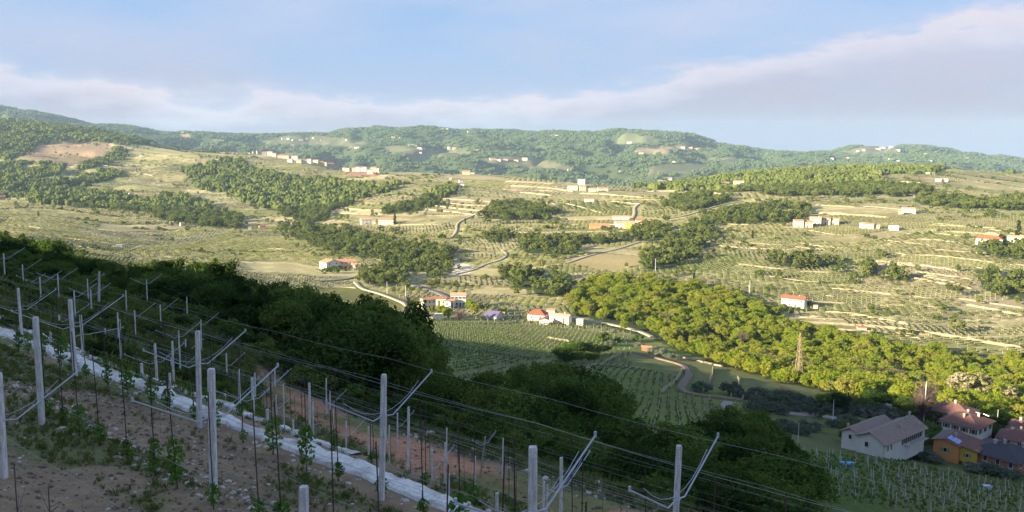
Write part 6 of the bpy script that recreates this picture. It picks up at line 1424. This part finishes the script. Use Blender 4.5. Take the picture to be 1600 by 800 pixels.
# ---- young vines on rods
def vine_forms(k):
    out = []
    for i in range(k):
        r = np.random.default_rng(900 + i); V = []; n = 150
        h = r.uniform(.45, .75); zc = r.uniform(0.05, 1, n) ** .9 * h; rad = .05 + .17 * np.sin(np.clip(zc / h, 0, 1) * math.pi) ** .6
        a = r.uniform(0, 6.28, n); P = np.stack([np.cos(a) * rad * r.uniform(.2, 1, n), np.sin(a) * rad * r.uniform(.2, 1, n), zc], -1)
        nr = r.normal(size=(n, 3)) + [0, 0, .5]; nr /= np.linalg.norm(nr, axis=1)[:, None]; A = np.cross(nr, r.normal(size=(n, 3))); A /= np.linalg.norm(A, axis=1)[:, None]; B = np.cross(nr, A); sz = r.uniform(.028, .062, n)[:, None]
        quad = np.stack([P - A * sz, P - B * sz * .8, P + A * sz, P + B * sz * .8], 1).reshape(-1, 3); out.append(np_mesh('leaves', quad, np.arange(len(quad)).reshape(-1, 4), M_LEAFY))
    return out
VF = vine_forms(6)
mb = MB(); mb.tube([(0, 0, -.2), (.01, 0, 1.1), (0, 0, 2.2)], .010, 5); me_rod = mb.mesh('rod', M_ROD)
mb = MB(); mb.tube([(.02, .01, -.05), (.04, .0, .2), (.01, .01, .5)], .012, 5, r2=.005); me_stem = mb.mesh('stem', M_BARK)
rv = np.random.default_rng(66)
def young_vine(x_, y_, rowtxt, big=1.0, leaves=True):
    z_ = H1(x_, y_); e = empty('young_vine', (x_, y_, z_), rv.uniform(0, 6), None, 'vine'); e.rotation_euler = (rv.normal() * .02, rv.normal() * .02, rv.uniform(0, 6))
    obj_of('rod', me_rod, e).scale = (1, 1, rv.uniform(.85, 1.05))
    st = obj_of('stem', me_stem, e)
    k = rv.uniform(.55, 1.05) * big
    lf_ = obj_of('leaves', VF[int(rv.integers(6))], e); lf_.scale = (k, k, k * rv.uniform(.9, 1.4)); lf_.location = (0, 0, .06)
    fx, fy = project(x_, y_, z_ + .3)
    nb = 'left of the thick post' if fx < 330 else 'left of the tallest post' if fx < 590 else 'right of the tallest post'
    sz = 'big leafy' if k > .9 else 'small' if k < .7 else 'medium'
    e['label'] = sz + ' young vine ' + rowtxt + ', ' + nb; e['group'] = sz + ' young vines ' + rowtxt + ' ' + nb
for t_ in np.arange(-29, 1.5, 1.12): 
    tt = t_ + rv.uniform(-.2, .2); s = 9.42 + rv.uniform(-.06, .06); young_vine(NX * s + RX * tt, NY_ * s + RY_ * tt, 'on the strip row', 1.0)
for t_ in np.arange(-18.5, -1, 1.0):
    tt = t_ + rv.uniform(-.2, .2); s = 6.4 + rv.uniform(-.1, .1); young_vine(NX * s + RX * tt, NY_ * s + RY_ * tt, 'in the nearest row', .95)
for t_ in np.arange(-34, -8, 1.5):
    tt = t_ + rv.uniform(-.2, .2); s = 12.3 + rv.uniform(-.1, .1); young_vine(NX * s + RX * tt, NY_ * s + RY_ * tt, 'on the second strip', .9)
for t_ in np.arange(-36, 8, 1.9):
    tt = t_ + rv.uniform(-.3, .3); s = 15.7; young_vine(NX * s + RX * tt, NY_ * s + RY_ * tt, 'on the terrace below', .8)
# bare rods on the farther rows
for key, s, t0, t1, stp in (('soil bank', 24.4, -46, 16, 2.6), ('red soil track', 29.2, -52, 24, 3.0)):
    for t_ in np.arange(t0, t1, stp):
        tt = t_ + rv.uniform(-.4, .4); x_, y_ = NX * s + RX * tt, NY_ * s + RY_ * tt
        if y_ < 5: continue
        o = obj_of('vine_rod', me_rod); o.location = (x_, y_, H1(x_, y_)); fx = project(x_, y_, o.location.z)[0]
        nb = 'left of the thick left foreground post' if fx < 330 else 'left of the tallest post' if fx < 590 else 'right of the tallest post'
        tag(o, 'thin dark vine rod along the ' + key + ', ' + nb, 'rod', 'thin vine rods along the ' + key + ' ' + nb)
# rods and dead twigs in the bottom left corner
def twig(px, py, Y, h, label):
    u, w = ray(px, py); x_ = float(u * Y); z_ = H1(x_, Y); r = np.random.default_rng(int(px * 7)); e = empty('dead_twig', (x_, Y, z_), 0, label, 'twig')
    mb = MB(); mb.tube([(0, 0, 0), (.02, 0, h)], .008, 4); 
    for k in range(7):
        z0 = h * r.uniform(.25, .85); a = r.uniform(0, 6.28); L_ = r.uniform(.2, .5); mb.tube([(.01, 0, z0), (math.cos(a) * L_ * .5, math.sin(a) * L_ * .5, z0 + .06), (math.cos(a) * L_, math.sin(a) * L_, z0 + r.uniform(.02, .2))], .005, 3, r2=.002)
    mb.build('twig', M_TWIG, e)
twig(25, 790, 9.6, 1.15, 'dry branching twig in the bottom left corner'); twig(75, 790, 9.2, 1.0, 'dry twig right of the corner twig, bottom left'); twig(128, 790, 9.0, .85, 'short dry twig low at the bottom left')
# ---- stones and grass on the near ground
def stone_forms(k, m):
    out = []
    for i in range(k):
        bm = bmesh.new(); bmesh.ops.create_icosphere(bm, subdivisions=1, radius=1); r = np.random.default_rng(i + 40)
        for v in bm.verts: v.co = Vector((v.co.x * 1.2, v.co.y, v.co.z * .65)) * float(r.uniform(.7, 1.15))
        me = bpy.data.meshes.new('stone'); bm.to_mesh(me); bm.free(); me.materials.append(m); out.append(me)
    return out
M_STONE = simple('pale_stone', (.58, .54, .48), (.38, .34, .30), 4); SF = stone_forms(5, M_STONE)
M_CLOD = simple('soil_clod', (.17, .125, .10), (.11, .08, .065), 6, bump=.4); CF = stone_forms(5, M_CLOD)
def scatter_st(n, smin, smax, tmin, tmax, size, seed, dens=None):
    r = np.random.default_rng(seed); s = r.uniform(smin, smax, n); t_ = r.uniform(tmin, tmax, n)
    if dens is not None: k = dens(s, t_) > r.random(n); s, t_ = s[k], t_[k]
    x_ = NX * s + RX * t_; y_ = NY_ * s + RY_ * t_; k = (y_ > 4); x_, y_ = x_[k], y_[k]
    sc_ = size[0] + (size[1] - size[0]) * r.random(len(x_)) ** 4; return np.c_[x_, y_, H(x_, y_) + sc_ * .2], sc_
P_, S_ = scatter_st(2600, 3.6, 9.3, -30, 3, (.008, .045), 1, lambda s, t_: np.where(fbm(s * 1.2, t_ * .6, 3) > .55, 1, .25)); P2, S2 = scatter_st(900, 6.3, 7.4, -26, 0, (.015, .07), 2)
P3, S3 = scatter_st(2200, 11, 35, -55, 25, (.015, .09), 3, lambda s, t_: np.where(fbm(s * .6, t_ * .3, 3) > .52, .8, .15)); P4, S4 = scatter_st(700, 30.6, 33.4, -34, 14, (.04, .22), 4); P5, S5 = scatter_st(900, 9.4, 10.9, -40, 3, (.02, .08), 5)
scatter_group('loose_pale_stones', SF, np.concatenate([P_, P2, P3, P4, P5]), np.concatenate([S_, S2, S3, S4, S5]))
P_, S_ = scatter_st(9000, 3.5, 9.3, -30, 3, (.01, .05), 6); P2, S2 = scatter_st(6000, 11, 31, -55, 22, (.03, .12), 7); scatter_group('soil_clods', CF, np.concatenate([P_, P2]), np.concatenate([S_, S2]))
def grass_forms(k, m, n=26):
    out = []
    for i in range(k):
        r = np.random.default_rng(i + 80); V = []
        for j in range(n):
            a = r.uniform(0, 6.28); d = Vector((math.cos(a), math.sin(a), 0)); o_ = Vector((r.normal() * .25, r.normal() * .25, 0)); h = r.uniform(.4, 1); w_ = Vector((-d.y, d.x, 0)) * .035
            V += [o_ - w_, o_ + w_, o_ + d * .25 * h + Vector((0, 0, h * .7)) + w_ * .6, o_ + d * .5 * h + Vector((0, 0, h))]
        V = np.array([tuple(v) for v in V]); out.append(np_mesh('tuft', V, np.arange(len(V)).reshape(-1, 4), m))
    return out
M_GRASS = leafmat('grass_blade', [(.07, .10, .022), (.10, .145, .036), (.15, .18, .05), (.22, .20, .09)], .3, 1.2, .4); GF = grass_forms(5, M_GRASS)
dg_ = lambda s, t_: np.where(fbm(s * .5 + 5, t_ * .25 + 9, 4) > .50, .95, .12)
P_, S_ = scatter_st(10000, 5.2, 9.2, -30, 3, (.04, .17), 8, dg_); P2, S2 = scatter_st(30000, 11.2, 27.3, -60, 22, (.06, .30), 9, lambda s, t_: np.where(fbm(s * .5 + 5, t_ * .25 + 9, 4) > .44, .8, .12)); P3, S3 = scatter_st(24000, 30.6, 45, -62, 34, (.10, .60), 10)
scatter_group('grass_tufts', GF, np.concatenate([P_, P2, P3]), np.concatenate([S_, S2, S3]))
# tall grass and weeds on the green bank at the left
r = np.random.default_rng(12); yv = r.uniform(34, 84, 9000); uv = r.uniform(-.68, -.33, 9000); xv = uv * yv; sc_ = r.uniform(.25, .9, 9000)
k = (0.64 * xv + 0.77 * yv) > 13; scatter_group('tall_grass', GF, np.c_[xv, yv, H(xv, yv)][k], sc_[k])
k = r.random(9000) < .05; scatter_group('bank_weeds', TR_BUSHN, np.c_[xv, yv, H(xv, yv) - .1][k], r.uniform(.6, 1.7, k.sum()))

# ------------------------------------------------------------------ haze over the valley
zt = 350.0; zb = -330.0
mb = MB(); mb.box((0, 3900, (zt + zb) / 2), (23000, 12400, zt - zb)); m = bpy.data.materials.new('haze_air'); m.use_nodes = True; t = m.node_tree
for n in list(t.nodes): t.nodes.remove(n)
pv = t.nodes.new('ShaderNodeVolumePrincipled'); pv.inputs['Color'].default_value = (.52, .74, 1.0, 1); pv.inputs['Density'].default_value = .00004; pv.inputs['Anisotropy'].default_value = .0
mo = t.nodes.new('ShaderNodeOutputMaterial'); t.links.new(pv.outputs[0], mo.inputs['Volume'])
hz = mb.build('haze', m); hz['kind'] = 'stuff'
